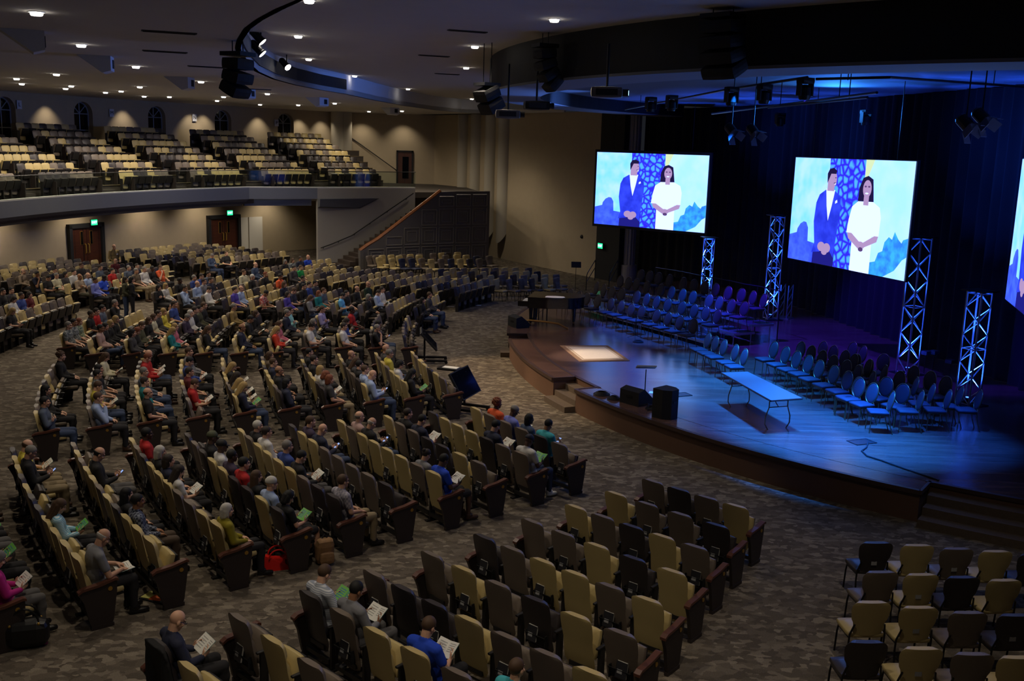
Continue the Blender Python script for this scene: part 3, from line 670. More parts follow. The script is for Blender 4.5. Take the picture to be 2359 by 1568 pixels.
# ================================================================ the audience: (x, y of the head in the photograph, ...)
# z(ox, oy): readings taken in enlarged views, 3.92 to one
PEOPLE = []
def zz(ox, oy, txt, sc=3.92):
    for ln in txt.strip().splitlines():
        t = ln.split()
        PEOPLE.append(dict(x=ox+float(t[0])/sc, y=oy+float(t[1])/sc, hair=t[2], top=t[3], pose=t[4], legs=t[5] if len(t) > 5 else 'dark', extra=t[6:] ))
zz(0, 500, '''
240 515 b.gr tan.l lap dark
320 570 s.bk.m navy.s chin jeans badge
440 530 s.bk black.s read dark
525 495 s.db navy.l lap dark
640 505 o.bk dkgrey.l lap dark
535 560 s.gr cream.s legs olive
690 515 s.bk white.l lap dark
755 455 s.br dkgrey.l lap dark
790 500 b.gr ltblue.s lap dark
775 565 B.bk.m tan.l cross olive
860 565 s.bk.m periwinkle.l lap dark badge
950 535 s.bk.d royal.s read dark badge
920 440 s.db slate.l lap dark
1055 395 B.gr maroon.l lap dark
1155 435 s.gr slate.l lap dark
1250 425 s.db navy.l lap dark
1050 495 s.bk red.l lap dark
1270 470 s.gr brown.s lap khaki
1305 490 s.gr white.l lap khaki
1350 445 s.bk.d black.l lap dark
1435 440 s.br orange.s chin dark
1040 695 s.gr black.l chin dark badge
1345 610 l.bk black.l cross skirt
1525 585 l.bl white.l lap skirt
1640 655 s.db.m ltblue.l chin dark badge
1640 510 s.bk.d black.l lap dark badge
1760 505 s.gr blue.s lap dark
1815 495 s.db blue.s chin dark
1860 480 s.db slate.l lap dark
1765 590 b.re ltblue.l lap dark
1830 590 s.db grey.l lap dark
1905 600 s.db navy.l lap dark
1910 680 s.db white.l read dark
2120 680 s.db purple.s lap dark
2190 655 b.br ltblue.l lap dark
2140 785 s.gr camel.l lap khaki
2255 550 s.wh black.l lap dark
2175 505 s.br cream.l lap dark
2265 405 b.bk denim.l lap jeans badge
1885 365 s.gr denim.l read jeans badge
2030 350 s.br black.s legs dark
1595 775 s.db blue.s lap dark
1660 790 s.db black.l lap dark
1510 840 o.bl yellow.l lap dark
1440 870 s.db dkgrey.l lap dark
1400 925 o.br cream.s lap dark
1345 950 l.br black.l lap dark
1750 880 s.wh white.l lap dark
1850 840 s.br black.l lap dark
1915 785 s.bk olive.l lap dark
1700 915 s.gr plum.l read dark
1600 975 o.bl pink.l lap dark
1560 1020 l.bl teal.l read khaki
1900 1040 l.br black.l read jeans
2210 1030 b.bk.m navy.l lap jeans badge
2290 960 s.bk.m black.l read dark
2330 905 o.br black.l lap dark
850 785 s.db red.s lap dark
910 775 s.bk slate.s lap dark
780 845 s.db.m black.s lap jeans
660 895 s.bk.m print.s lap dark
590 925 s.gr print.s lap dark
505 975 o.re hawaii.s lap dark
920 1015 s.bk.m pinkish.l legs jeans
975 985 o.bk black.l lap dark
1020 965 o.bl black.l lap dark
1060 905 o.bl black.l lap dark
1195 955 o.bk dkgrey.l lap dark
1235 1005 o.re black.l read dark
1300 1015 s.br olive.l read dark
1075 1215 l.br cream.l read dark
1450 1195 B.gr red.s read jeans
1405 1290 s.re red.l read dark
1345 1375 s.gr slate.l lap jeans
600 1320 k.br black.l lap dark
985 1375 s.bk black.s lap dark
920 1430 s.bk print.s lap dark
890 1505 s.br yellow.s read jeans
1355 1485 s.db teal.s lap jeans
1790 1185 s.br grey.l lap dark
1785 1280 s.bk blue.l read dark
1780 1375 s.db maroon.s lap dark
1762 1495 s.br red.s read dark
2170 1290 l.bl black.l read dark
2180 1375 l.db dkgrey.l read khaki
2200 1465 l.bl cream.l read dark
20 695 s.bk black.l lap dark
90 695 s.bk dkgrey.l lap dark
200 725 s.db.m blue.s lap jeans
270 725 o.db maroon.l lap jeans
80 810 l.bl black.s read dark
115 770 o.db white.l read dark
''')
zz(0, 850, '''
420 175 l.bk black.l lap dark
430 275 s.bk slate.l cross jeans
905 255 s.br ltblue.l chin dark
1375 195 b.br black.s lap dark
395 625 b.br yellow.s read khaki glasses
455 705 s.gr black.l phone khaki glasses
1010 655 b.bk black.l phone greyp
1440 535 s.bk.d red.s lap dark
1530 645 o.wh black.l lap dark
1580 745 o.db navy.l lap dark
1690 860 l.db white.s read dark
1180 1060 l.bk black.l lap dark
1240 1175 s.bk.m plaid.l lap brownp
590 1190 l.br stripe.l read dark colour
1980 490 c.ca.d black.l lap dark
2135 645 c.bk.d white.l lap dark
2185 735 s.bk.d plum.l lap dark
2275 825 s.bk red.s lap dark
''')
zz(0, 1168, '''
800 325 b.wh grey.s write dark
1480 1085 B.br navy.l read dark badge glasses
''')
zz(500, 850, '''
1015 125 o.re dkgrey.s lap khaki
1010 45 o.re grey.l read dark
1400 85 B.gr ltblue.l phone jeans
660 125 o.bk navy.l cross dark
250 195 l.bl navy.l read jeans colour
1750 85 l.bk black.l read dark colour
470 445 s.wh black.l lap dark
545 520 s.db white.l lap dark
885 395 s.br plum.s lap dark
1015 485 B.gr navy.l phone jeans glasses
1320 375 b.gr pinkish.l lap dark glasses
1445 445 b.wh black.l phone jeans
1810 375 s.db black.l lap dark
1920 415 s.bk navy.s read dark
640 645 s.gr blue.l lap greyp
770 695 s.bk black.l read greyp
430 950 l.br black.l lap dark
520 1010 h.wh ltblue.s lap greyp glasses
160 1230 o.wh mustard.l lap dark
730 1140 o.bk black.s read skirt colour
1170 970 s.br plaidl.s lap khaki glasses
1920 705 u.db grey.s read dark
2080 850 s.bk.d royal.s read skirt
''')
zz(500, 500, '''
585 365 o.gr black.l lap dark
655 365 o.br print.l lap dark
715 345 s.db.m navy.s lap dark
800 315 B.gr royal.s lap dark badge
680 475 s.bk dkgrey.l lap dark
725 470 s.br green.s lap dark
580 560 s.bk.m orange.s lap dark
595 640 l.br navy.l lap dark
645 655 o.db purple.l lap dark
685 695 s.br navy.s read jeans
760 590 s.bk black.l lap dark
790 635 s.bk black.l lap dark
845 620 s.db blue.l lap dark
900 615 s.bk dkgrey.l lap dark
870 730 l.br grey.l read jeans
935 710 l.re teal.l lap dark
965 680 s.br slate.s lap khaki
1125 745 s.bk sky.s phone jeans
1190 695 s.bk black.s lap dark
1290 665 b.br black.l lap dark
1375 635 B.br green2.l lap dark
1405 750 o.gr black.l lap dark
1460 695 s.db ltblue.l read dark
1525 675 s.db white.l lap dark
1885 745 l.bk black.l lap jeans
1925 735 s.br dkgrey.l lap jeans
405 705 s.bk.m floral.s write dark
440 515 s.re black.l lap dark
955 845 s.br lavender.l cross dark
680 855 s.bk mint.l cross dark
640 890 s.gr navy.l lap greyp
600 960 o.br pink.l lap dark
555 1020 l.bl redor.l read dark
840 1010 k.db white.s read dark
880 950 o.gr print.l lap dark
1175 1015 s.db white.s lap dark
1190 940 o.db blue.s read dark
1245 865 s.bk.d red.s lap dark
1450 1045 s.gr black.s chin greyp glasses
1490 975 s.bk black.l phone jeans
885 1180 s.bk black.l lap dark badge
905 1255 s.db black.l lap dark
970 1330 o.bl white.l lap khaki
535 1225 o.br brown.l lap dark
540 1305 s.br navy.l lap dark
580 1385 b.br.m black.l lap dark
1220 1265 B.br black.l lap dark
1275 1305 l.br dkgrey.l read dark
1330 1355 s.br ltblue.l lap dark
1530 1225 B.br dkgrey.l lap dark
1550 1265 s.gr yellow.s lap jeans
1620 1335 o.bk white.s read khaki
1390 1390 s.bk black.l lap dark
''')
zz(1000, 850, '''
525 315 k.re.d orange.s lap dark
690 330 c.gr.d periwinkle.s read dark
530 440 s.bk navy.s read dark
835 440 o.bk.d denim.l lap dark
975 460 s.bk.m turq.s phone jeans
870 625 c.nv.d white.s read jeans colour
''')
zz(500, 1168, '''
955 615 s.br plaidw.s read jeans colour
1250 845 s.bk.m grey.l read greyp
1840 1085 s.br royal.s read dark
''')
zz(1129, 1546, '0 0 s.br turq.s lap dark', 1)
for a_, t_ in ((208.6, 's.gr black.l phone dark'), (210.4, 's.gr dkgrey.l read dark'), (212.3, 's.db black.l phone dark'), (214.2, 's.db royal.l lap dark'), (215.5, 's.gr white.l read greyp colour'), (217.2, 's.gr navy.l read dark colour'), (219.2, 'o.gr magenta.l read greyp')):
    q_ = proj(pol(32.15, a_, 1.2)); PEOPLE.append(dict(x=q_[0], y=q_[1], **dict(zip(('hair', 'top', 'pose', 'legs'), t_.split())), extra=t_.split()[4:]))
TOPS = {'navy': ((32, 36, 58), 'navy'), 'black': ((26, 25, 27), 'black'), 'white': ((200, 198, 196), 'white'), 'ltblue': ((150, 168, 204), 'light blue'),
 'royal': ((24, 66, 190), 'royal blue'), 'blue': ((48, 68, 136), 'blue'), 'red': ((170, 26, 26), 'red'), 'orange': ((224, 92, 46), 'orange'), 'teal': ((20, 116, 124), 'teal'),
 'tan': ((150, 132, 112), 'tan'), 'olive': ((72, 72, 52), 'olive'), 'grey': ((118, 118, 122), 'grey'), 'dkgrey': ((62, 60, 62), 'dark grey'), 'purple': ((78, 62, 160), 'purple'),
 'pink': ((196, 110, 130), 'pink'), 'pinkish': ((172, 142, 136), 'pale pink'), 'yellow': ((206, 190, 72), 'yellow'), 'mustard': ((142, 130, 24), 'mustard'), 'cream': ((196, 190, 160), 'cream'),
 'maroon': ((96, 26, 32), 'maroon'), 'sky': ((92, 168, 220), 'sky blue'), 'turq': ((62, 168, 178), 'turquoise'), 'denim': ((62, 78, 104), 'denim'), 'brown': ((96, 82, 66), 'brown'),
 'slate': ((78, 88, 106), 'slate blue'), 'camel': ((140, 118, 70), 'camel'), 'plum': ((58, 46, 68), 'plum'), 'periwinkle': ((112, 120, 196), 'periwinkle'), 'green': ((26, 146, 74), 'green'),
 'green2': ((30, 52, 36), 'dark green'), 'lavender': ((148, 140, 184), 'lavender'), 'mint': ((140, 196, 196), 'mint'), 'redor': ((196, 58, 36), 'red-orange'), 'magenta': ((176, 20, 120), 'magenta'),
 'print': ((140, 144, 142), 'grey print'), 'hawaii': ((72, 92, 84), 'green floral'), 'floral': ((190, 130, 124), 'pink floral'), 'stripe': ((96, 164, 190), 'blue striped'),
 'plaid': ((58, 64, 84), 'navy plaid'), 'plaidl': ((150, 146, 152), 'pale plaid'), 'plaidw': ((186, 188, 194), 'white plaid')}
LEGS = {'dark': (30, 29, 33), 'jeans': (52, 66, 96), 'khaki': (138, 122, 94), 'greyp': (90, 88, 88), 'olive': (62, 60, 46), 'brownp': (78, 64, 52), 'skirt': (34, 32, 34)}
HAIRC = {'bk': ((18, 16, 16), 'black'), 'db': ((42, 32, 26), 'dark'), 'br': ((78, 56, 38), 'brown'), 'bl': ((166, 138, 86), 'blonde'), 'gr': ((120, 116, 110), 'grey'), 'wh': ((188, 184, 176), 'white'),
 're': ((118, 62, 36), 'auburn'), 'ca': ((70, 74, 52), 'camouflage'), 'nv': ((24, 28, 48), 'navy')}
SKIN = {'l': (206, 160, 132), 'm': (156, 112, 82), 'd': (84, 58, 44)}
# ---------------------------------------------------------------- bodies
V = Vector
def capsule(mb, a, b, ra, rb, n=10):
    a, b = V(a), V(b); d = (b-a); L = d.length or 1e-4; d = d/L
    pts, rs = [], []
    for k in range(4):
        w = PI/2*(1-k/3.0); pts.append(a-d*ra*math.sin(w)); rs.append(max(.0008, ra*math.cos(w)))
    for k in range(4):
        w = PI/2*k/3.0; pts.append(b+d*rb*math.sin(w)); rs.append(max(.0008, rb*math.cos(w)))
    mb.tube(pts, rs, n)
def remeshed(mb, name, voxel, smooth=2, dec=None):
    o = mb.build('tmp', [M_PAPER]); o.data.materials.clear()
    md = o.modifiers.new('r', 'REMESH'); md.mode = 'VOXEL'; md.voxel_size = voxel
    if smooth: sm = o.modifiers.new('s', 'SMOOTH'); sm.iterations = smooth; sm.factor = .5
    if dec: dm = o.modifiers.new('d', 'DECIMATE'); dm.ratio = dec
    dg = bpy.context.evaluated_depsgraph_get(); dg.update()
    me = bpy.data.meshes.new_from_object(o.evaluated_get(dg)); me.name = name
    old = o.data; bpy.data.objects.remove(o); bpy.data.meshes.remove(old)
    me.polygons.foreach_set('use_smooth', [True]*len(me.polygons)); return me
def pose(**k):
    P = dict(pel=(0, .17, .54), belly=(0, .14, .70), chest=(0, .075, .90), neck=(0, .055, 1.055), head=(0, .095, 1.205), pitch=-4, yaw=0,
             hip=(.09, .17, .52), knee=(.115, .60, .53), ank=(.12, .60, .10), toe=(.02, .2, -.055),
             sh=(.178, .055, .995), el=(.245, .10, .74), wr=(.11, .36, .665), hd=(-.25, .9, -.25), pn=(0, -.2, -1), curl=.5)
    P.update(k); return P
POSES = {
 'lap': pose(),
 'read': pose(pitch=-30, head=(0, .125, 1.195), el=(.25, .13, .75), wr=(.125, .35, .725), hd=(-.12, .75, .45), pn=(-.75, .3, .5), curl=.55),
 'phone': pose(pitch=-32, head=(0, .125, 1.195), el=(.245, .12, .74), wr=(.085, .36, .77), hd=(-.5, .75, .35), pn=(-.7, -.2, .6), curl=.8),
 'chin': pose(head=(.02, .11, 1.2), pitch=-8, elR=(.24, .24, .72), wrR=(.085, .235, 1.0), hdR=(-.45, -.35, .85), pnR=(-.3, -.9, -.1), curl=.9),
 'cross': pose(el=(.255, .13, .76), wrR=(-.05, .26, .80), wrL=(.05, .245, .845), hdR=(-.95, .05, .1), hdL=(.95, .05, .1), pnR=(0, -1, 0), pnL=(0, -1, 0), curl=.35),
 'legs': pose(kneeR=(.22, .55, .60), ankR=(-.10, .60, .63), toeR=(-.16, .05, .02), el=(.25, .12, .73), wr=(.065, .34, .70), hd=(-.7, .6, -.1), pn=(-.6, -.4, -.6), curl=.7),
 'write': pose(chest=(0, .15, .89), neck=(0, .18, 1.03), head=(0, .27, 1.165), pitch=-38, sh=(.178, .16, .97), el=(.26, .25, .70), wr=(.12, .46, .70), hd=(-.45, .8, -.2), pn=(-.2, .1, -1), curl=.7),
 'stand': pose(pel=(0, 0, .96), belly=(0, .01, 1.10), chest=(0, 0, 1.30), neck=(0, -.01, 1.46), head=(0, .03, 1.615), hip=(.09, 0, .92), knee=(.10, .02, .5), ank=(.11, -.01, .09), toe=(.03, .19, -.055),
               sh=(.185, -.005, 1.40), el=(.25, 0, 1.13), wr=(.17, .2, 1.0), hd=(-.5, .7, -.3), pn=(-.6, -.2, -.7)),
}
def S2(P, k, side):
    key = k+('R' if side > 0 else 'L')
    if key in P: return V(P[key])
    v = P[k]; return V((v[0]*side, v[1], v[2]))
def torso(mb, P, f):
    a, b, c, n = V(P['pel']), V(P['belly']), V(P['chest']), V(P['neck'])
    up = (n-a).normalized(); R = V((0, 0, 1)).rotation_difference(V((0, up.y, up.z))).to_matrix()
    mb.ell(a, (.168+f, .125+f, .115+f), 12); mb.ell(b, (.150+f, .112+f, .17+f), 12, R); mb.ell(c, (.165+f, .112+f, .17+f), 12, R)
    for s in (1, -1): capsule(mb, c.lerp(n, .75)+V((0, .005, -.01)), S2(P, 'sh', s), .068+f, .060+f)
def arms(mb, P, f, fore=1.0, upper=1.0):
    for s in (1, -1):
        sh, el, wr = S2(P, 'sh', s), S2(P, 'el', s), S2(P, 'wr', s)
        capsule(mb, sh, sh.lerp(el, upper), .056+f, .056+f+(.043-.056)*upper)
        if fore > 0 and upper >= 1: capsule(mb, el, el.lerp(wr, fore), .043+f, .043+f+(.027-.043)*fore)
def legs(mb, P, f, shin=.97, thigh=1.0):
    for s in (1, -1):
        h, k, a = S2(P, 'hip', s), S2(P, 'knee', s), S2(P, 'ank', s)
        capsule(mb, h, h.lerp(k, thigh), .088+f, .088+f+(.060-.088)*thigh)
        if shin > 0: capsule(mb, k, k.lerp(a, shin), .058+f, .04+f); mb.ell(k.lerp(a, .3)-(k-a).cross(V((1, 0, 0))).normalized()*-.012, (.054+f, .056+f, .11), 10)
def hand(mb, w, d, nrm, side, curl):
    d = d.normalized(); nrm = (nrm-d*nrm.dot(d)).normalized(); lat = d.cross(nrm).normalized()*side
    M = Matrix((lat, d, nrm)).transposed()
    mb.rbox(w+d*.05, (.082, .088, .03), .014, M, 2); capsule(mb, w-d*.02, w+d*.03, .026, .026, 8)
    for o, L in ((.032, .070), (.011, .080), (-.010, .075), (-.030, .058)):
        p = w+d*.088+lat*o; a1 = curl*.8
        q = p+(d*math.cos(a1)+nrm*math.sin(a1))*L*.5+lat*o*.12; a2 = curl*1.9
        r = q+(d*math.cos(a2)+nrm*math.sin(a2))*L*.5
        capsule(mb, p, q, .0092, .0086, 6); capsule(mb, q, r, .0086, .0072, 6)
    p = w+d*.03+lat*.034; q = p+(d*.7+lat*.6+nrm*.35).normalized()*.04; r = q+(d*.9+lat*.05+nrm*.45).normalized()*.032
    capsule(mb, p, q, .0125, .0105, 6); capsule(mb, q, r, .0105, .0085, 6)
def head_matrix(P):
    return Matrix.Translation(P['head']) @ Euler((math.radians(P['pitch']), 0, math.radians(P['yaw']))).to_matrix().to_4x4() @ Matrix.Scale(.94, 4)
def head(mb, P):
    M = head_matrix(P); b = MB()
    E_ = lambda c, r, n=10: b.ell(c, r, n)
    E_((0, -.012, .03), (.075, .094, .092), 14); E_((0, .03, -.04), (.058, .062, .075), 12); E_((0, .068, -.1), (.027, .022, .02)); E_((0, .055, -.075), (.042, .04, .04))
    E_((0, .104, -.028), (.0125, .02, .02), 8); capsule(b, (0, .086, .018), (0, .104, -.02), .009, .012, 8)
    E_((0, .078, .028), (.05, .018, .012)); E_((.036, .07, -.028), (.024, .022, .022)); E_((-.036, .07, -.028), (.024, .022, .022))
    E_((0, .09, -.064), (.021, .012, .006)); E_((0, .088, -.076), (.018, .012, .007))
    for s in (1, -1): E_((.077*s, -.006, -.014), (.011, .021, .032), 8)
    b.v = [tuple(M @ V(v)) for v in b.v]; mb.add(b.v, b.f)
    n = V(P['neck']); capsule(mb, n-V((0, 0, .02)), M @ V((0, -.015, -.06)), .062, .054)
def make_pose(name):
    P = POSES[name]; R = {}
    b = MB(); torso(b, P, 0); arms(b, P, 0); legs(b, P, 0, 1.0); head(b, P)
    for s in (1, -1):
        hand(b, S2(P, 'wr', s), S2(P, 'hd', s), S2(P, 'pn', s), s, P['curl'])
        a = S2(P, 'ank', s); capsule(b, a, a+S2(P, 'toe', s)*.25, .034, .03)
    me = remeshed(b, 'person_body_'+name, .0068, 2)
    Mi = head_matrix(P).inverted(); n = len(me.polygons); cs = np.empty(n*3, 'f'); me.polygons.foreach_get('center', cs); cs = cs.reshape(-1, 3)
    A = np.array(Mi); q = cs @ A[:3, :3].T+A[:3, 3]
    idx = np.zeros(n, 'i')
    for s in (1, -1):
        dx, dz = q[:, 0]-.031*s, q[:, 2]-.004
        idx[((dx/.014)**2+(dz/.0075)**2 < 1) & (q[:, 1] > .05)] = 1
        idx[(abs(dx) < .02) & (abs(q[:, 2]-.027) < .005) & (q[:, 1] > .05)] = 3
    idx[(abs(q[:, 0]) < .021) & (q[:, 2] > -.079) & (q[:, 2] < -.060) & (q[:, 1] > .075)] = 2
    for mm in (M_PAPER, mat('eye_dark', srgb((38, 30, 28)), .3), mat('lips', srgb((150, 84, 76)), .5), mat('brow_dark', srgb((52, 40, 34)), .8)): me.materials.append(mm)
    me.polygons.foreach_set('material_index', idx); R['body'] = me
    for nm, fore, upper in (('shirt_s', 0, .62), ('shirt_l', .97, 1)):
        b = MB(); torso(b, P, .014); arms(b, P, .014, fore, upper)
        nk = V(P['neck']); capsule(b, nk-V((0, 0, .05)), nk+V((0, .004, .012)), .085, .066)
        me = remeshed(b, name+nm, .014, 2); me.materials.append(M_PAPER); R[nm] = me
    b = MB(); b.ell(P['pel'], (.176, .135, .115), 12); legs(b, P, .014, .95); me = remeshed(b, name+'trousers', .014, 2); me.materials.append(M_PAPER); R['trousers'] = me
    b = MB(); b.ell(P['pel'], (.178, .137, .115), 12); legs(b, P, .022, 0, .92)
    h = V(P['hip']); k = V(P['knee']); capsule(b, (0, h.y, h.z), (0, h.lerp(k, .85).y, h.lerp(k, .85).z), .085, .065); me = remeshed(b, name+'skirt', .014, 2); me.materials.append(M_PAPER); R['skirt'] = me
    for s, nm in ((1, 'shoeR'), (-1, 'shoeL')):
        a = S2(P, 'ank', s); t = S2(P, 'toe', s).normalized(); b = MB()
        R_ = V((0, 1, 0)).rotation_difference(V((t.x, t.y, t.z*.2)).normalized()).to_matrix() if name != 'legs' or s < 0 else V((0, 1, 0)).rotation_difference(V((-.6, .5, -.5))).to_matrix()
        b.rbox(a+R_ @ V((0, .07, -.05)), (.094, .27, .078), .036, R_, 3); b.rbox(a+R_ @ V((0, .01, -.018)), (.09, .15, .12), .042, R_, 2)
        me = b.mesh(name+nm, [M_PAPER], smooth=True); R[nm] = me
    R['head'] = head_matrix(P); return R
POSED = {k: make_pose(k) for k in POSES}
def hair_mesh(style):
    b = MB()
    def dome(c, r, keep, n=26):
        q = MB(); q.ell((0, 0, 0), (1, 1, 1), n); vs = []
        for v in q.v:
            p = V((c[0]+v[0]*r[0], c[1]+v[1]*r[1], c[2]+v[2]*r[2]))
            if not keep(p): p = V((p.x*.84, p.y*.86-.003, p.z*.86))
            vs.append(p)
        b.add(vs, q.f)
    def line(p):
        y = p.y
        h = .066 if y > .052 else .066-(.052-y)*2.2 if y > .022 else .0-(.022-y)*.5 if y > -.03 else -.03-(-.03-y)*.9
        return p.z > h
    if style in 'sfu': dome((0, -.016, .034), (.082, .1, .097), line)
    if style == 'u': b.ell((0, -.11, .07), (.04, .035, .04), 10)
    if style == 'k':
        dome((0, -.018, .036), (.09, .106, .1), line); r = random.Random(3)
        for i in range(60):
            a, e = r.uniform(0, 2*PI), r.uniform(-.35, 1.4); p = V((.088*math.cos(e)*math.cos(a), -.02+.104*math.cos(e)*math.sin(a), .035+.1*math.sin(e)))
            if line(p): b.ell(p, (.022, .022, .02), 5)
    if style == 'b': dome((0, -.016, .03), (.081, .099, .09), lambda p: p.y < .02 and -.075 < p.z < .035)
    if style in 'ol':
        dome((0, -.016, .036), (.088, .104, .1), lambda p: p.z > (.055 if p.y > .05 else -.2))
        zl = -.1 if style == 'o' else -.24
        capsule(b, (0, -.055, .02), (0, -.068, zl), .078, .06)
        for s in (1, -1): capsule(b, (.066*s, -.015, .03), (.07*s, -.01, zl*.8), .026, .022, 8); capsule(b, (.045*s, -.05, 0), (.05*s, -.055, zl), .05, .035, 8)
        return remeshed(b, 'hair_'+style, .009, 2)
    if style in 'ch':
        dome((0, -.012, .042), (.088, .106, .094), lambda p: p.z > .028)
        if style == 'c':
            n = 9; top = []
            for k in range(n):
                w = PI*k/(n-1); top.append((.07*math.cos(w), .075+.075*math.sin(w)))
            b.prism(top, Matrix.Translation((0, 0, .036)) @ Matrix.Rotation(-.25, 4, 'X'), .008)
    return b.mesh('hair_'+style, [M_PAPER], smooth=True)
HAIR = {s: hair_mesh(s) for s in 'sukbolch'}
for m_ in HAIR.values():
    if not m_.materials: m_.materials.append(M_PAPER)
def pattern_mat(name, c1, c2, kind):
    if name in MATS: return MATS[name]
    m = bpy.data.materials.new(name); m.use_nodes = True; nt = m.node_tree; b = nt.nodes['Principled BSDF']; N = nt.nodes.new; L = nt.links.new
    tc = N('ShaderNodeTexCoord')
    if kind == 'stripe': t = N('ShaderNodeTexWave'); t.bands_direction = 'Z'; t.inputs['Scale'].default_value = 14; src = t.outputs['Fac']
    elif kind == 'plaid': t = N('ShaderNodeTexChecker'); t.inputs['Scale'].default_value = 26; src = t.outputs['Fac']
    else: t = N('ShaderNodeTexVoronoi'); t.inputs['Scale'].default_value = 24; src = t.outputs['Distance']
    L(tc.outputs['Object'], t.inputs['Vector']); r = N('ShaderNodeValToRGB'); r.color_ramp.elements[0].color = (*srgb(c1), 1); r.color_ramp.elements[1].color = (*srgb(c2), 1)
    r.color_ramp.elements[0].position = .3; r.color_ramp.elements[1].position = .6
    L(src, r.inputs[0]); L(r.outputs[0], b.inputs['Base Color']); b.inputs['Roughness'].default_value = .8; MATS[name] = m; return m
PATT = {'print': ((150, 154, 152), (84, 90, 92), 'v'), 'hawaii': ((50, 74, 72), (150, 160, 130), 'v'), 'floral': ((206, 190, 180), (170, 60, 62), 'v'), 'stripe': ((96, 168, 196), (196, 214, 220), 'stripe'),
        'plaid': ((36, 42, 62), (120, 126, 140), 'plaid'), 'plaidl': ((166, 160, 168), (126, 124, 138), 'plaid'), 'plaidw': ((206, 208, 212), (150, 158, 172), 'stripe')}
def top_mat(k): return pattern_mat('top_'+k, *PATT[k]) if k in PATT else mat('top_'+k, srgb(TOPS[k][0]), .85, noise=.08, scale=14)
def setm(o, m, i=0): o.material_slots[i].link = 'OBJECT'; o.material_slots[i].material = m
M_SHOE = [mat('shoe_black', srgb((24, 22, 22)), .35), mat('shoe_brown', srgb((70, 48, 34)), .5), mat('shoe_white', srgb((210, 212, 214)), .6)]
POSE_TXT = {'lap': 'sitting', 'read': 'reading', 'phone': 'holding a phone', 'chin': 'hand at chin', 'cross': 'arms crossed', 'legs': 'legs crossed', 'write': 'writing', 'stand': 'standing'}
SHORT = {'A': 'near block', 'B': 'second block', 'C': 'third block', 'D': 'fourth block', 'E': 'fifth block', 'G': 'sixth block', 'H': 'rear left block', 'I': 'first door block', 'J': 'second door block', 'K': 'bottom left block'}
# booklets, phones
def booklet_mesh(kind):
    b = MB(); w, h = .145, .215
    for s in (1, -1):
        M = Matrix.Rotation(-.22*s, 4, 'Y')
        pl = [(0, -h/2), (w*s, -h/2), (w*s, h/2), (0, h/2)]
        b.mat(0).prism(pl, M, .005); b.mat(1).prism([(x*1.01, y*1.015) for x, y in pl], M @ Matrix.Translation((0, 0, -.003)), .003)
    b.mat(2)
    for s, ys in ((1, (.07, .045, .02, -.005, -.03)), (-1, (.06, .03, 0, -.03, -.06))):
        M = Matrix.Rotation(-.22*s, 4, 'Y') @ Matrix.Translation((0, 0, .0052))
        for y in ys: b.prism([(.02*s, y), (.12*s, y), (.12*s, y+.008), (.02*s, y+.008)], M, .0006)
    return b.mesh('booklet_'+kind, [M_PAPER if kind == 'white' else mat('cover_green', srgb((110, 180, 80)), .5), mat('cover_teal', srgb((60, 130, 130)), .5), mat('print_grey', srgb((150, 150, 146)), .7) if kind == 'white' else mat('cover_blue', srgb((40, 90, 190)), .5)])
BOOK = {k: booklet_mesh(k) for k in ('white', 'colour')}
b = MB(); b.mat(0).rbox((0, 0, 0), (.074, .15, .009), .004, None, 1); b.mat(1).box((0, 0, .005), (.064, .132, .001)); PHONE = b.mesh('smartphone', [M_PAN, mat('phone_screen', srgb((120, 160, 230)), .3, emit=(.35, .5, 1), estr=.7)])
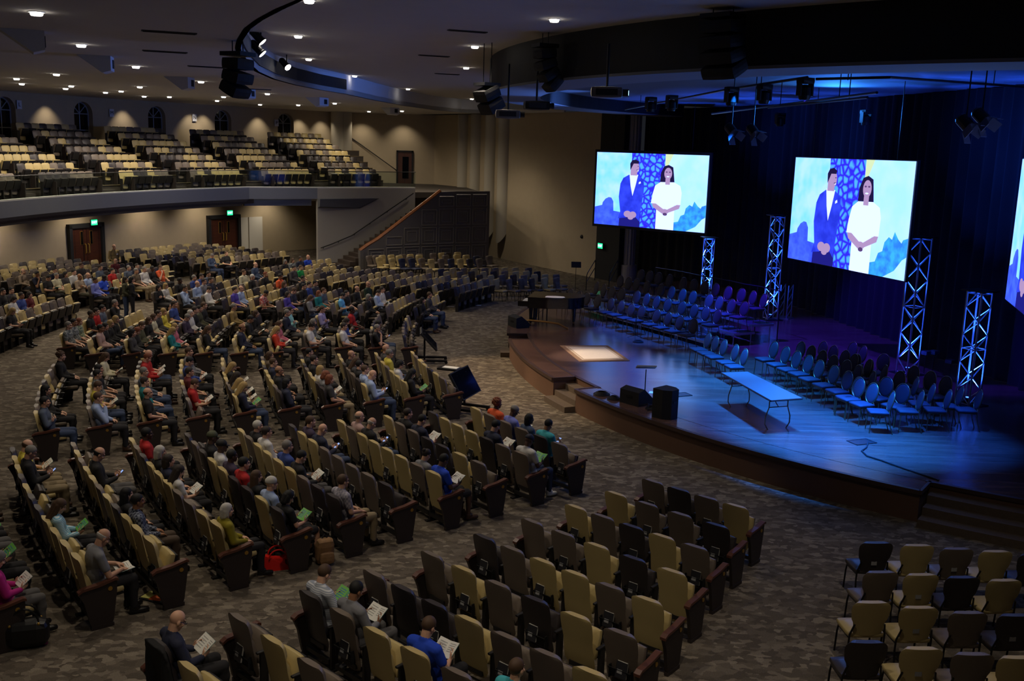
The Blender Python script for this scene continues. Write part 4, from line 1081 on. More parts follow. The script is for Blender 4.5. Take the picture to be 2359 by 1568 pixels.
def person(e, M, loctxt, rnd):
    hs = e['hair'].split('.'); sty, hc, sk = hs[0], hs[1], (hs[2] if len(hs) > 2 else 'l')
    tp = e['top'].split('.'); col, sl = tp[0], (tp[1] if len(tp) > 1 else 'l')
    D = POSED[e['pose']]
    o = link('person', D['body']); o.matrix_world = M
    var = rnd.choice((0, 1, 2)); sc = SKIN[sk]; d_ = (0, -10, 8)[var]
    setm(o, mat('skin_%s%d' % (sk, var), srgb(tuple(max(0, c+d_) for c in sc)), .55, noise=.05, scale=12))
    def part(nm, me, m):
        c = link(nm, me, o); setm(c, m); return c
    part('shirt', D['shirt_'+sl], top_mat(col))
    lg = e['legs']; part('skirt' if lg == 'skirt' else 'trousers', D['skirt' if lg == 'skirt' else 'trousers'], mat('legs_'+lg, srgb(LEGS[lg]), .85, noise=.08, scale=16))
    sm = M_SHOE[2] if 'colour' in e['extra'] and sl == 's' and sk == 'd' else M_SHOE[rnd.choice((0, 0, 1))]
    part('shoe', D['shoeR'], sm); part('shoe', D['shoeL'], sm)
    if sty != 'B':
        c = part('cap' if sty == 'c' else 'headscarf' if sty == 'h' else 'hair', HAIR[sty], mat('hair_'+hc, srgb(HAIRC[hc][0]), .7, noise=.15, scale=30)); c.matrix_local = D['head']
    if 'glasses' in e['extra']:
        g = MB()
        for s in (1, -1):
            g.tube([(s*(.033+.024*math.cos(w)), .108, .004+.017*math.sin(w)) for w in [2*PI*k/12 for k in range(13)]], .003, 4); g.tube([(s*.057, .106, .006), (s*.08, .0, .008)], .003, 4)
        g.tube([(-.01, .112, .006), (.01, .112, .006)], .003, 4); c = g.build('glasses', M_BLACKM, o); c.matrix_local = D['head']
    if 'badge' in e['extra']:
        P = POSES[e['pose']]; ch = V(P['chest']); MB().rbox(ch+V((-.07, .135, -.01)), (.085, .006, .055), .002, Matrix.Rotation(math.radians(-8), 3, 'X'), 1).build('name_badge', M_WHITE, o)
    what = {'b': 'balding %s-haired' % HAIRC[hc][1], 'B': 'bald', 'l': 'long %s-haired' % HAIRC[hc][1], 'o': '%s-bobbed' % HAIRC[hc][1], 'c': '%s-capped' % HAIRC[hc][1], 'k': 'curly %s-haired' % HAIRC[hc][1], 'u': 'bun-haired', 'h': 'white-scarved'}.get(sty, '%s-haired' % HAIRC[hc][1])
    tag(o, '%s person in %s top, %s, %s' % (what, TOPS[col][1], POSE_TXT[e['pose']], loctxt), 'person', 'audience members')
    if e['pose'] in ('read', 'write'):
        k = 'colour' if 'colour' in e['extra'] else 'white'; bk = link('booklet', BOOK[k])
        Lm = (Matrix.Translation((0, .445, .79)) @ Matrix.Rotation(math.radians(38), 4, 'X')) if e['pose'] == 'read' else (Matrix.Translation((0, .53, .645)) @ Matrix.Rotation(math.radians(8), 4, 'X'))
        bk.matrix_world = M @ Lm
        tag(bk, '%s booklet held by %s person in %s, %s' % ('green' if k == 'colour' else 'white', what, TOPS[col][1], loctxt), 'booklet', 'booklets held in the audience')
    if e['pose'] == 'phone':
        ph = link('smartphone', PHONE); ph.matrix_world = M @ Matrix.Translation((0, .44, .815)) @ Matrix.Rotation(math.radians(40), 4, 'X')
        tag(ph, 'phone held by %s person in %s, %s' % (what, TOPS[col][1], loctxt), 'phone', 'phones held in the audience')
    return o
# ---------------------------------------------------------------- seat everybody: nearest free seat to the head's place in the photograph
pairs = []
for i, e in enumerate(PEOPLE):
    if e['pose'] == 'stand': continue
    for s in SEATS:
        d = math.hypot(e['x']-s['head'][0], e['y']-s['head'][1])*s['d']/F_
        if d < 2.2: pairs.append((d, i, id(s), s))
pairs.sort(key=lambda t: t[:3]); done = set(); worst = []
for d, i, _, s in pairs:
    if i in done or s['who'] is not None: continue
    s['who'] = i; done.add(i); worst.append(d)
print('people', len(PEOPLE), 'seated', len(done), 'mean miss %.2f' % (sum(worst)/max(1, len(worst))), 'unseated', [(round(e['x']), round(e['y'])) for i, e in enumerate(PEOPLE) if i not in done])
prnd = random.Random(5)
for s in SEATS:
    rz = math.atan2(s['f'].y, s['f'].x)-PI/2; s['rz'] = rz
    if s['who'] is None: continue
    e = PEOPLE[s['who']]; j = prnd.uniform
    sc = (.94 if e['hair'][0] in 'lou' else 1.0)*j(.97, 1.03)
    M = Matrix.Translation(s['p']) @ Matrix.Rotation(rz+j(-.1, .1), 4, 'Z') @ Matrix.Translation((0, 0, .46*(1-sc))) @ Matrix.Diagonal((sc*(.95 if sc < .97 else 1), sc, sc, 1))
    person(e, M, '%s seat %s row %s' % (ordw(s['j']), ordw(s['row']), SHORT[s['block']]), prnd)
for (x, y, hair, top, lg, ry, txt, hh) in ((262, 565, 'b.br', 'camel.l', 'dark', -2.2, 'behind the rear seats near the first door', 1.7), (287, 640, 'l.db', 'olive.l', 'jeans', -1.4, 'in the cross aisle', 1.55), (302, 640, 'o.bk', 'black.l', 'dark', -1.2, 'in the cross aisle', 1.57)):
    p = at(x, y, hh-.02); p.z = 0; sc = hh/1.7
    M = Matrix.Translation(p) @ Matrix.Rotation(ry, 4, 'Z') @ Matrix.Scale(sc, 4)
    person(dict(hair=hair, top=top, pose='stand', legs=lg, extra=['badge'] if 'camel' in top else []), M, txt, prnd)
# ---------------------------------------------------------------- build the seats
def seat_M(s): return Matrix.Translation(s['p']) @ Matrix.Rotation(s['rz'], 4, 'Z')
vis = [s for s in SEATS if s['vis']]
vis.sort(key=lambda s: s['d'])
NEAR = set(id(s) for s in vis[:300]); far = []
hr_ = random.Random(21)
for s in SEATS:
    if not s['vis']: continue
    if id(s) not in NEAR: far.append(s); continue
    r = empty('theater_seat', s['p'], s['rz']); up = s['who'] is None
    link('backrest', ME_BACK[s['col']], r); link('seat_cushion', ME_CUSH[(s['col'], 1 if up else 0)], r); link('base_beam', ME_BEAM, r)
    # +x of the seat is towards larger angles
    hi = s['end'][1] if s['dirn'] > 0 else s['end'][0]; lo = s['end'][0] if s['dirn'] > 0 else s['end'][1]
    if hi: e = link('end_panel', ME_END, r); e.location = (.265, 0, 0)
    else: link('armrest', ME_ARM, r)
    if lo: e = link('end_panel', ME_END, r); e.location = (-.315, 0, 0)
    if s['d'] < 30:
        if (s['j']+s['row']) % 2 == 0:
            link('book_pocket', ME_POCK, r)
            h = empty('hymnal', (0, 0, 0)); h.matrix_world = seat_M(s) @ Matrix.Translation((hr_.uniform(-.06, .05), TY(.5)-.034, .50)) @ Matrix.Rotation(-.2, 4, 'X')
            link('cover', HY[0], h); link('page_block', HY[1], h); link('cover_label', HY[2], h)
            tag(h, 'dark hymnal in pocket behind %s seat %s row %s' % (ordw(s['j']), ordw(s['row']), SHORT[s['block']]), 'book', 'hymnals in the seat pockets')
    tag(r, '%s leather theater seat, %s, %s seat %s row %s' % ('cream' if s['col'] == 'cream' else s['col'], 'folded up' if up else 'occupied', ordw(s['j']), ordw(s['row']), SHORT[s['block']]), 'seat', 'theater seats on the main floor')
def merged_seats(name, items, keys):
    """many far seats in one mesh; items (matrix, colour, up)"""
    cache = {}
    def low(up):
        b = MB(); theater_back(b, False); theater_cushion(b, up, False); k2 = [k if k else 0 for k in b.m]
        b.mat(2); b.box((.29, .08, .33), (.04, .12, .62)); b.box((0, .02, .15), (.5, .05, .3)); return np.array(b.v), b.f, np.array(b.m)
    geo = {u: low(u) for u in (0, 1)}
    vs, fs, ms, off = [], [], [], 0
    for M, col, up in items:
        v, f, m_ = geo[up]; A = np.array(M); vs.append(v @ A[:3, :3].T+A[:3, 3]); fs += [tuple(i+off for i in q) for q in f]
        ms.append(np.where(m_ == 0, keys.index(col), len(keys))); off += len(v)
    me = bpy.data.meshes.new(name); me.from_pydata(np.concatenate(vs).tolist(), [], fs)
    for k in keys: me.materials.append(SEATC[k])
    me.materials.append(M_PAN); me.polygons.foreach_set('material_index', np.concatenate(ms).astype('i')); 
    me.update(); return link(name, me)
o = merged_seats('distant_theater_seats', [(seat_M(s), s['col'], 1 if s['who'] is None else 0) for s in far], ['cream', 'taupe', 'charcoal', 'navy'])
tag(o, 'cream, taupe and charcoal theater seats in the far rows below the balcony', 'seating', kind='stuff')
print('near seats', len(NEAR), 'far', len(far))
# balcony seats: one mesh each
def bseat(col, up, end):
    b = MB(); theater_back(b, False); theater_cushion(b, up, False); b.mat(2); b.box((.29, .08, .33), (.04, .12, .62)); b.box((0, .02, .15), (.5, .05, .3))
    if end: b.mat(3); b.box((-.29, .1, .32), (.05, .44, .62))
    return b.mesh('balcony_seat', [SEATC[col], M_PAN, M_PAN, M_ENDP], ang=50)
BS = {(c, e): bseat(c, 1, e) for c in ('cream', 'taupe', 'charcoal') for e in (0, 1)}
BN = ['far left', 'second', 'third', 'fourth', 'fifth', 'stair side']
for bi, (a1, a0) in enumerate(BSEC):
    for i in range(7):
        R = 38+.95*i; z = 4.05+.33*i; n = int(round(math.radians(a1-a0)*R/.56))+1
        for j in range(n):
            a = a1-.35+(a0-a1+.7)*j/(n-1); p = pol(R-.05, a, z); px = proj(p+V((0, 0, .7)))
            col = RNG.choices(['cream', 'taupe', 'charcoal'], [.46, .32, .22])[0]
            if px[0] < -25: continue
            f = V((CX-p.x, CY-p.y, 0)); o = link('balcony_seat', BS[(col, 1 if j == n-1 or j == 0 else 0)]); o.location = p; o.rotation_euler = (0, 0, math.atan2(f.y, f.x)-PI/2)
            tag(o, '%s balcony seat, %s seat %s row, %s balcony section' % (col, ordw(j), ordw(i), BN[bi]), 'seat', 'balcony seats')
# ---------------------------------------------------------------- stacking chairs
SW = interp([(.44, .17), (.5, .20), (.6, .205), (.72, .25), (.84, .262), (.9, .25), (.93, .2)])
SY = lambda z: -.19-(z-.45)*.16
def stack_parts(m_):
    b = MB(); shell(b, SW, .44, .93, SY, lambda z, u: .075-(.02 if abs(z-.72) < .022 else 0)-(.012*(1 if abs(abs(u)-.35) < .12 and abs(z-.8) < .03 else 0)), 14, 8); back = b.mesh('stack_back', [m_], ang=50)
    b = MB(); b.rbox((0, .05, .435), (.50, .46, .095), .045, None, 3); seat = b.mesh('stack_seat', [m_], ang=50); return back, seat
STK = {k: stack_parts(v) for k, v in SEATC.items()}
def leg_mesh(s):
    b = MB(); b.tube([(s*.235, -.2, .0), (s*.235, -.17, .3), (s*.235, -.18, .45), (s*.2, -.23, .62)], .013, 6); r = b.mesh('stack_leg', M_BLACKM, ang=50)
    b = MB(); b.tube([(s*.235, .25, .0), (s*.235, .22, .3), (s*.235, .19, .405), (s*.235, -.17, .405)], .013, 6); return r, b.mesh('stack_leg', M_BLACKM, ang=50)
STL = {s: leg_mesh(s) for s in (1, -1)}
b = MB(); b.box((0, -.215, .60), (.085, .004, .075)); ST_LBL = b.mesh('stack_label', mat('chair_tag', srgb((150, 150, 150)), .6))
def stack_chair(p, f, col, label, group, lbl=False):
    r = empty('stacking_chair', p, math.atan2(f[1], f[0])-PI/2)
    link('backrest', STK[col][0], r); link('seat', STK[col][1], r)
    for s in (1, -1):
        for k in (0, 1): link('leg', STL[s][k], r)
    if lbl: link('back_tag', ST_LBL, r)
    tag(r, label, 'chair', group); return r
Frows = [([(2022, 1252), (2117, 1258), (2208, 1266), (2298, 1272), (2388, 1280)], 'gctcg', '10101'), ([(2033, 1320), (2126, 1326), (2221, 1332), (2318, 1339), (2415, 1346)], 'tcgct', '01001'),
         ([(2012, 1390), (2121, 1402), (2235, 1414), (2346, 1420), (2455, 1428)], 'cctgt', '01010'), ([(2000, 1482), (2127, 1497), (2246, 1510), (2352, 1518), (2460, 1530)], 'gctct', '01000')]
for ri, (pts, cols, tg) in enumerate(Frows):
    P = [at(x, y, .93) for x, y in pts]; t = (P[-1]-P[0]); f = V((-t.y, t.x, 0)).normalized()
    if f.y < 0: f = -f
    f = RZ(.2) @ f
    for j, p in enumerate(P):
        q = V((p.x, p.y, 0))+f*.27
        if proj(p)[0] > 2400: continue
        stack_chair(q, f, CC[cols[j]], '%s stacking chair, %s from the aisle in %s row below the right stage steps' % (CC[cols[j]], ordw(j), ordw(ri)), 'stacking chairs below the right steps', tg[j] == '1')
zs = lambda pts: [(780+x/3.932, 540+y/3.932) for x, y in pts]
Srows = [zs([(1325, 405), (1450, 405), (1565, 405), (1675, 400), (1770, 400), (1885, 395), (1995, 393)]),
 zs([(1165, 370), (1300, 366), (1400, 370), (1505, 365), (1605, 366), (1700, 370), (1795, 362), (1890, 362), (1992, 364)]),
 zs([(1000, 335), (1120, 335), (1225, 335), (1330, 338), (1425, 332), (1525, 332), (1625, 335), (1720, 332), (1820, 335)]),
 zs([(840, 310), (950, 312), (1055, 305), (1155, 305), (1250, 305), (1345, 305), (1440, 303), (1525, 300), (1620, 300), (1740, 302)]),
 zs([(285, 190), (385, 207), (500, 215), (590, 218), (680, 218), (770, 216), (855, 225), (945, 222), (1035, 222), (1117, 222), (1205, 222), (1290, 220), (1380, 195)]),
 zs([(385, 182), (565, 192), (660, 200), (745, 187), (985, 188), (1085, 182), (1170, 187), (1265, 196)]),
 zs([(310, 180), (470, 180), (578, 177), (665, 180), (750, 176)]), zs([(800, 155), (880, 153), (960, 156), (1040, 151)])]
SC_ = ['tcttgct', 'cgctgtcct', 'ctgcgtccg', 'cnctcttcct', 'tccnntctncgtt', 'cctctccn', 'tctct', 'tcgc']
CC['n'] = 'navy'
for ri, pts in enumerate(Srows):
    for j, (x, y) in enumerate(pts):
        p = at(x, y, .93); p.z = 0; dd = (p-P0).dot(NP)
        if dd > -.85 and (p-P0).dot(DIRP) < 8: p -= NP*(dd+.85)
        f = V((CX-p.x, CY-p.y, 0)).normalized(); col = CC[SC_[ri][j]]
        stack_chair(p+f*.1, f, col, '%s stacking chair, %s from left in %s row before the side wall' % (col, ordw(j), ordw(ri)), 'stacking chairs by the side wall')
# ---------------------------------------------------------------- banquet chairs on the stage
M_BQ = mat('banquet_fabric', srgb((46, 43, 60)), .75, noise=.1, scale=40); M_BQF = mat('banquet_frame', srgb((120, 98, 70)), .35, .7)
def banquet():
    R = {}; b = MB(); M = Matrix.Rotation(math.radians(12), 3, 'X')
    b.ell((0, -.235, .70), (.185, .032, .225), 14, M); R['backrest'] = b.mesh('bq_back', [M_BQ], smooth=True)
    b = MB(); b.tube([V((0, -.235, .70))+M @ V((.198*math.cos(w), 0, .238*math.sin(w))) for w in [2*PI*k/24 for k in range(25)]], .013, 6)
    for s in (1, -1): b.tube([(s*.13, -.195, .51), (s*.165, -.19, .44)], .012, 6)
    R['back_frame'] = b.mesh('bq_frame', [M_BQF], ang=60)
    b = MB(); b.rbox((0, .02, .455), (.43, .42, .075), .036, None, 3); R['seat'] = b.mesh('bq_seat', [M_BQ], smooth=True)
    b = MB(); b.tube([(s[0], s[1], .415) for s in ((-.19, -.17), (.19, -.17), (.19, .2), (-.19, .2), (-.19, -.17))], .011, 6); R['seat_frame'] = b.mesh('bq_seat_frame', [M_BQF], ang=60)
    L = []
    for x, y in ((.185, .19), (-.185, .19), (.185, -.17), (-.185, -.17)):
        b = MB(); b.tube([(x, y, .43), (x*1.02, y*1.04+(.0 if y > 0 else -.04), .2), (x*1.05, y*1.1+(0 if y > 0 else -.10), 0)], .011, 6); L.append(b.mesh('bq_leg', [M_BQF], ang=60))
    return R, L
BQ, BQL = banquet()
def bchair(p, f, label, group):
    r = empty('banquet_chair', p, math.atan2(f[1], f[0])-PI/2)
    for k, me in BQ.items(): link(k, me, r)
    for me in BQL: link('leg', me, r)
    tag(r, label, 'chair', group)
def Zm(off, sc, pts): return [(off[0]+x/sc, off[1]+y/sc) for x, y in pts]
z1 = lambda p: Zm((1300, 590), 7.84, p); z2 = lambda p: Zm((1560, 590), 5.227, p); z3 = lambda p: Zm((1720, 760), 6.273, p); z4 = lambda p: Zm((1960, 780), 5.808, p)
RISE = .2
LROWS = [(z1([(130, 580), (280, 620), (420, 645), (625, 690), (860, 750), (1050, 795), (1230, 850), (1420, 890), (1690, 955), (1900, 1010), (2110, 1070)])+z2([(210, 750)]), 0, 'front row of the left choir'),
 (z2([(390, 920), (480, 960), (580, 1000), (720, 1060), (830, 1110)]), 0, 'short row behind the folding table'),
 (z1([(600, 460), (730, 500), (880, 540), (1050, 570), (1330, 620), (1510, 665), (1690, 710), (1890, 760), (2150, 810)])+z2([(220, 575), (360, 605), (500, 640)]), 1, 'second row of the left choir'),
 (z1([(1030, 345), (1180, 375), (1320, 400), (1510, 445), (1770, 500), (1960, 540), (2160, 585)])+z2([(205, 415), (400, 455), (525, 480), (670, 515), (825, 545)]), 2, 'third row of the left choir'),
 (z1([(1400, 240), (1560, 265), (1720, 290), (1920, 325), (2170, 380)])+z2([(215, 275), (345, 300), (480, 325), (630, 360), (790, 385), (930, 415), (1060, 450)]), 3, 'back row of the left choir'),
 (z3([(420, 165), (590, 235), (750, 300), (920, 360), (1080, 430), (1290, 510), (1490, 590), (1660, 690)])+z4([(320, 590), (580, 700), (970, 690), (1340, 680), (1750, 680)]), 0, 'front row of the right choir'),
 (z3([(810, 165), (960, 220), (1120, 290), (1280, 360), (1470, 430), (1650, 500)])+z4([(130, 510), (500, 510), (720, 600), (1120, 600)]), 0, 'second row of the right choir'),
 (z3([(1130, 160), (1280, 220), (1450, 290), (1610, 345), (1800, 420)])+z4([(120, 350), (320, 430), (480, 350), (680, 430), (900, 510), (1500, 630)]), 0, 'third row of the right choir'),
 (z3([(1560, 170), (1710, 225)])+z4([(70, 200), (270, 270), (460, 200), (870, 360), (1090, 430), (1300, 500)]), 0, 'back row of the right choir')]
LPOS = []
for pts, lev, nm in LROWS:
    z = ZS_+RISE*lev; P = [at(x, y, z+.94) for x, y in pts]; LPOS.append(P)
    for j, p in enumerate(P):
        a, c = P[max(0, j-1)], P[min(len(P)-1, j+1)]; t = c-a; f = V((-t.y, t.x, 0)).normalized()
        tgt = V((-3, 24, 0))-p
        if f.dot(tgt) < 0: f = -f
        if 'right choir' in nm: f = (f*.4+V((-.93, -.36, 0))).normalized() if j < 9 else V((-.85, .1, 0)).normalized()
        bchair(V((p.x, p.y, z))+f*.28, f, 'oval-backed banquet chair, %s from left, %s' % (ordw(j), nm), 'banquet chairs on the stage')
# riser platforms under the choir rows
M_DECKT = mat('riser_deck', srgb((60, 58, 66)), .45); 
for lev in (1, 2, 3):
    P = LPOS[lev+1]; z = ZS_+RISE*lev
    for s in range(0, len(P)-1, 3):
        q = P[s:s+4] if len(P)-s > 4 or s == 0 else P[s:]
        if len(q) < 2: continue
        a, c = q[0], q[-1]; t = (c-a).normalized(); f = V((-t.y, t.x, 0))
        if f.dot(V((-3, 24, 0))-a) < 0: f = -f
        ext = .3 if s+4 >= len(P) else .0
        a2, c2 = a-t*.3, c+t*(.3 if len(P)-s <= 4 else -.02); mid = (a2+c2)/2+f*.22; L = (c2-a2).length
        r = empty('riser_platform', (mid.x, mid.y, ZS_), math.atan2(t.y, t.x)); sg = 1
        MB().box((0, 0, z-ZS_-.03), (L, .84, .05)).build('deck', M_DECKT, r)
        b = MB()
        for y in (-.42, .42): b.box((0, y, z-ZS_-.04), (L, .02, .075))
        for x in (-L/2, L/2): b.box((x, 0, z-ZS_-.04), (.02, .84, .075))
        b.build('edge_frame', M_STEEL, r)
        for x in (-L/2+.1, L/2-.1):
            for y in (-.36, .36): MB().cyl((x, y, 0), (x, y, z-ZS_-.06), .02, 8).build('leg', M_STEEL, r)
        tag(r, 'low black riser platform, %s from left under the %s' % (ordw(s//3), LROWS[lev+1][2]), 'platform', 'choir riser platforms')
# ================================================================ things on and over the stage
def emis(name, c, s=1.0, c2=None, scale=6.0):
    if name in MATS: return MATS[name]
    m = bpy.data.materials.new(name); m.use_nodes = True; nt = m.node_tree; nt.nodes.remove(nt.nodes['Principled BSDF']); N = nt.nodes.new; L = nt.links.new
    e = N('ShaderNodeEmission'); e.inputs['Strength'].default_value = s; e.inputs['Color'].default_value = (*srgb(c), 1)
    if c2:
        tc = N('ShaderNodeTexCoord'); v = N('ShaderNodeTexVoronoi') if name == 'pic_pillar' else N('ShaderNodeTexNoise'); v.inputs['Scale'].default_value = scale
        if name == 'pic_pillar': v.feature = 'DISTANCE_TO_EDGE'
        L(tc.outputs['Object'], v.inputs['Vector']); r = N('ShaderNodeValToRGB'); r.color_ramp.elements[0].color = (*srgb(c), 1); r.color_ramp.elements[1].color = (*srgb(c2), 1)
        r.color_ramp.elements[0].position, r.color_ramp.elements[1].position = (.07, .26) if name == 'pic_pillar' else (.35, .65)
        L(v.outputs[0], r.inputs[0]); L(r.outputs[0], e.inputs['Color'])
    L(e.outputs[0], nt.nodes['Material Output'].inputs[0]); MATS[name] = m; return m
PIC0 = [emis('pic_light', (150, 244, 252), 1.0, (206, 252, 252), 1.6), emis('pic_pale', (214, 252, 250), 1.05, (190, 250, 252), 1.2), emis('pic_pillar', (58, 46, 204), 1.0, (92, 190, 252), 4.2),
       emis('pic_suit', (50, 66, 196), .8, (70, 90, 230), 2.5), emis('pic_white', (246, 252, 255), 1.1), emis('pic_skin', (206, 164, 190), .9), emis('pic_hair', (46, 34, 78), .6), emis('pic_shadow', (70, 96, 246), .85, (92, 130, 250), 3),
       emis('pic_bush', (60, 150, 244), .85, (76, 210, 250), 4), emis('pic_trouser', (48, 44, 140), .6), emis('pic_face_shade', (120, 84, 130), .7), emis('pic_yellow', (240, 250, 170), 1.0)]
for m_, k_ in zip(PIC0, (2.4, 2.2, 2.0, 1.8, 2.0, 1.3, 1.3, 2.2, 2.2, 1.6, 1.3, 1.4)):      # blue-heavy projector white: the blue channel runs past the camera's clip
    n_ = m_.node_tree.nodes['Emission'] if 'Emission' in m_.node_tree.nodes else [q for q in m_.node_tree.nodes if q.type == 'EMISSION'][0]
    nt = m_.node_tree; g_ = nt.nodes.new('ShaderNodeVectorMath'); g_.operation = 'MULTIPLY'; g_.inputs[1].default_value = (.85, .95, k_)
    if n_.inputs['Color'].is_linked: nt.links.new(n_.inputs['Color'].links[0].from_socket, g_.inputs[0])
    else: g_.inputs[0].default_value = n_.inputs['Color'].default_value[:3]
    nt.links.new(g_.outputs[0], n_.inputs['Color'])
PIC = PIC0
def ellp(cx, cy, rx, ry, n=20, a0=0, a1=2*PI): return [(cx+rx*math.cos(a0+(a1-a0)*k/n), cy+ry*math.sin(a0+(a1-a0)*k/n)) for k in range(n if a1-a0 > 6.2 else n+1)]
def screen(TL, heading, w, label, bez=.05, asp=9/16):
    h = w*asp; t = V((math.cos(heading), math.sin(heading), 0)); n = V((t.y, -t.x, 0))
    if n.dot(V((-8, 26, 0))-TL) < 0: n = -n
    s = tag(empty('projection_screen', TL+t*w/2-V((0, 0, h/2))), label, 'screen', 'stage screens')
    M0 = frame(-t*w/2-V((0, 0, h/2)), t, (0, 0, 1)); 
    if (M0.to_3x3() @ V((0, 0, 1))).dot(n) < 0: M0 = M0 @ Matrix.Scale(-1, 4, (0, 0, 1))
    b = MB(); rz = RZ(heading); 
    b.box(-n*.06, (w+2*bez, .09, h+2*bez), rz); b.build('screen_frame', M_BLACKM, s)
    for sx in (-.35, .35): MB().tube([t*w*sx-n*.06+V((0, 0, h/2)), t*w*sx-n*.06+V((0, 0, 8.6-TL.z+h/2))], .012, 6).build('hanging_cable', M_BLACKM, s)
    p = MB(); d = [0.0]
    def poly(k, pts):
        p.mat(k); d[0] += .0012; q = [(x*w, y*h) for x, y in pts]; p.add([M0 @ V((x, y, .0+d[0])) for x, y in q], [tuple(range(len(q)))])
    poly(0, [(0, 0), (.335, 0), (.335, 1), (0, 1)]); poly(2, [(.33, 0), (.635, 0), (.635, 1), (.33, 1)]); poly(1, [(.63, 0), (1, 0), (1, 1), (.63, 1)])
    poly(11, [(.632, 1), (.70, 1), (.66, .86), (.632, .80)])
    poly(7, [(0, 0), (.24, 0), (.24, .19), (.18, .2), (.175, .33), (.155, .38), (.13, .385), (.10, .36), (.075, .31), (.07, .27), (0, .24)])
    poly(8, [(.70, 0), (1, 0), (1, .36), (.965, .34), (.955, .31), (.93, .34), (.90, .40), (.885, .33), (.86, .35), (.83, .3), (.82, .22), (.79, .2), (.77, .12), (.72, .1)])
    poly(1, [(.84, 0), (1, 0), (1, .2), (.97, .17), (.92, .07)])
    # man in suit
    poly(9, [(.235, 0), (.43, 0), (.43, .18), (.24, .18)]); 
    poly(3, [(.225, .10), (.245, .2), (.225, .40), (.235, .58), (.26, .66), (.315, .71), (.40, .70), (.445, .65), (.455, .55), (.445, .38), (.43, .2), (.425, .08), (.40, .12), (.345, .20), (.30, .12)])
    poly(4, [(.315, .72), (.395, .71), (.375, .56), (.352, .42), (.33, .56)]); poly(5, [(.325, .70), (.385, .70), (.385, .78), (.325, .78)])
    poly(5, ellp(.362, .81, .040, .088)); poly(10, ellp(.388, .775, .012, .006, 10)); poly(10, ellp(.392, .825, .006, .006, 8)); poly(6, [(.322, .77), (.318, .86), (.335, .905), (.37, .915), (.40, .89), (.395, .86), (.35, .86), (.338, .82)])
    poly(4, [(.385, .76), (.40, .765), (.40, .775), (.388, .773)]); poly(4, [(.405, .585), (.425, .60), (.42, .625), (.405, .61)])
    poly(5, ellp(.315, .17, .035, .045)); poly(5, ellp(.365, .165, .032, .045)); poly(5, ellp(.345, .12, .025, .025))
    # woman in white dress
    poly(6, [(.595, .60), (.60, .75), (.625, .84), (.665, .86), (.705, .83), (.715, .72), (.725, .60), (.68, .58), (.64, .57)])
    poly(4, [(.575, 0), (.735, 0), (.735, .25), (.73, .33), (.785, .34), (.79, .5), (.775, .59), (.72, .635), (.60, .63), (.555, .58), (.535, .46), (.525, .34), (.58, .33), (.575, .25)])
    poly(5, [(.643, .60), (.683, .60), (.683, .68), (.643, .68)]); poly(5, ellp(.664, .745, .034, .078)); poly(10, ellp(.650, .765, .009, .008, 10)); poly(10, ellp(.678, .765, .009, .008, 10)); poly(4, ellp(.664, .705, .014, .008, 10))
    poly(5, [(.535, .34), (.57, .34), (.64, .27), (.645, .23), (.62, .22), (.545, .29)]); poly(5, [(.755, .34), (.785, .34), (.775, .29), (.67, .22), (.65, .25)]); poly(5, ellp(.65, .24, .035, .035)); poly(10, ellp(.655, .205, .02, .02, 10))
    p.build('screen_picture', PIC, s)
screen(V((8.73, 31.95, 6.52)), math.radians(287.6), 5.6, 'middle stage screen showing a man in suit and woman in white', .03)
screen(V((3.66, 46.74, 6.46)), math.radians(320), 5.8, 'left stage screen in thick black frame, same picture of two presenters', .12)
d_ = ray(2356, 366); TLr = EYE+d_*22.3
screen(TLr, math.radians(253), 5.6, 'right stage screen, mostly cut off by the frame edge', .03)
# truss towers with blue lights inside
def truss(x, y, H, rot, label, half=.19, power=120):
    s = tag(empty('truss_tower', (x, y, ZS_), rot), label, 'truss', 'truss light towers')
    b = MB(); C4 = [(half, half), (-half, half), (-half, -half), (half, -half)]
    for cx, cy in C4: b.tube([(cx, cy, .02), (cx, cy, H)], .024, 8)
    b.build('main_chords', M_STEEL, s); b = MB(); n = int(round(H/.38)); dz = (H-.1)/n
    for i in range(n):
        for k in range(4):
            (x0, y0), (x1, y1) = C4[k], C4[(k+1) % 4]; z0, z1 = .05+i*dz, .05+(i+1)*dz
            if (i+k) % 2: x0, y0, x1, y1 = x1, y1, x0, y0
            b.tube([(x0, y0, z0), (x1, y1, z1)], .013, 6)
    for z in (.05, H*.5, H-.05):
        for k in range(4): b.tube([(*C4[k], z), (*C4[(k+1) % 4], z)], .013, 6)
    b.build('lacing_bars', M_STEEL, s)
    MB().box((0, 0, H+.015), (.62, .62, .03)).build('top_plate', M_BLACKM, s); MB().box((0, 0, .012), (.7, .7, .024)).build('base_plate', M_BLACKM, s)
    b = MB(); b.lathe([(.07, .03), (.085, .06), (.085, .16), (.06, .18)], 12); b.build('uplight', M_BLACKM, s)
    MB().lathe([(.05, .183), (.05, .186)], 12).build('uplight_lens', emis('blue_lens', (60, 110, 255), 6.0), s)
    for dz_, pw in ((.22, power*30), (H*.5, power*14)): spot('truss_uplight', (x, y, ZS_+dz_), (x, y, ZS_+20), pw, (.02, .10, 1.0), 75, .8, .05)
truss(11.4, 24.3, 2.85, .5, 'blue-lit truss tower on the right, shortest beside the cut-off screen', .2)
truss(11.2, 27.7, 3.85, .4, 'tall blue-lit truss tower right of the middle screen', .2)
truss(9.5, 36.5, 3.8, .2, 'tall blue-lit truss tower left of the middle screen', .19)
truss(7.97, 41.1, 2.55, .1, 'blue-lit truss tower under the corner of the left screen', .18)
s = tag(empty('truss_section', (10.15, 36.9, ZS_), .9), 'short bare truss section standing behind the tall left tower', 'truss'); b = MB()
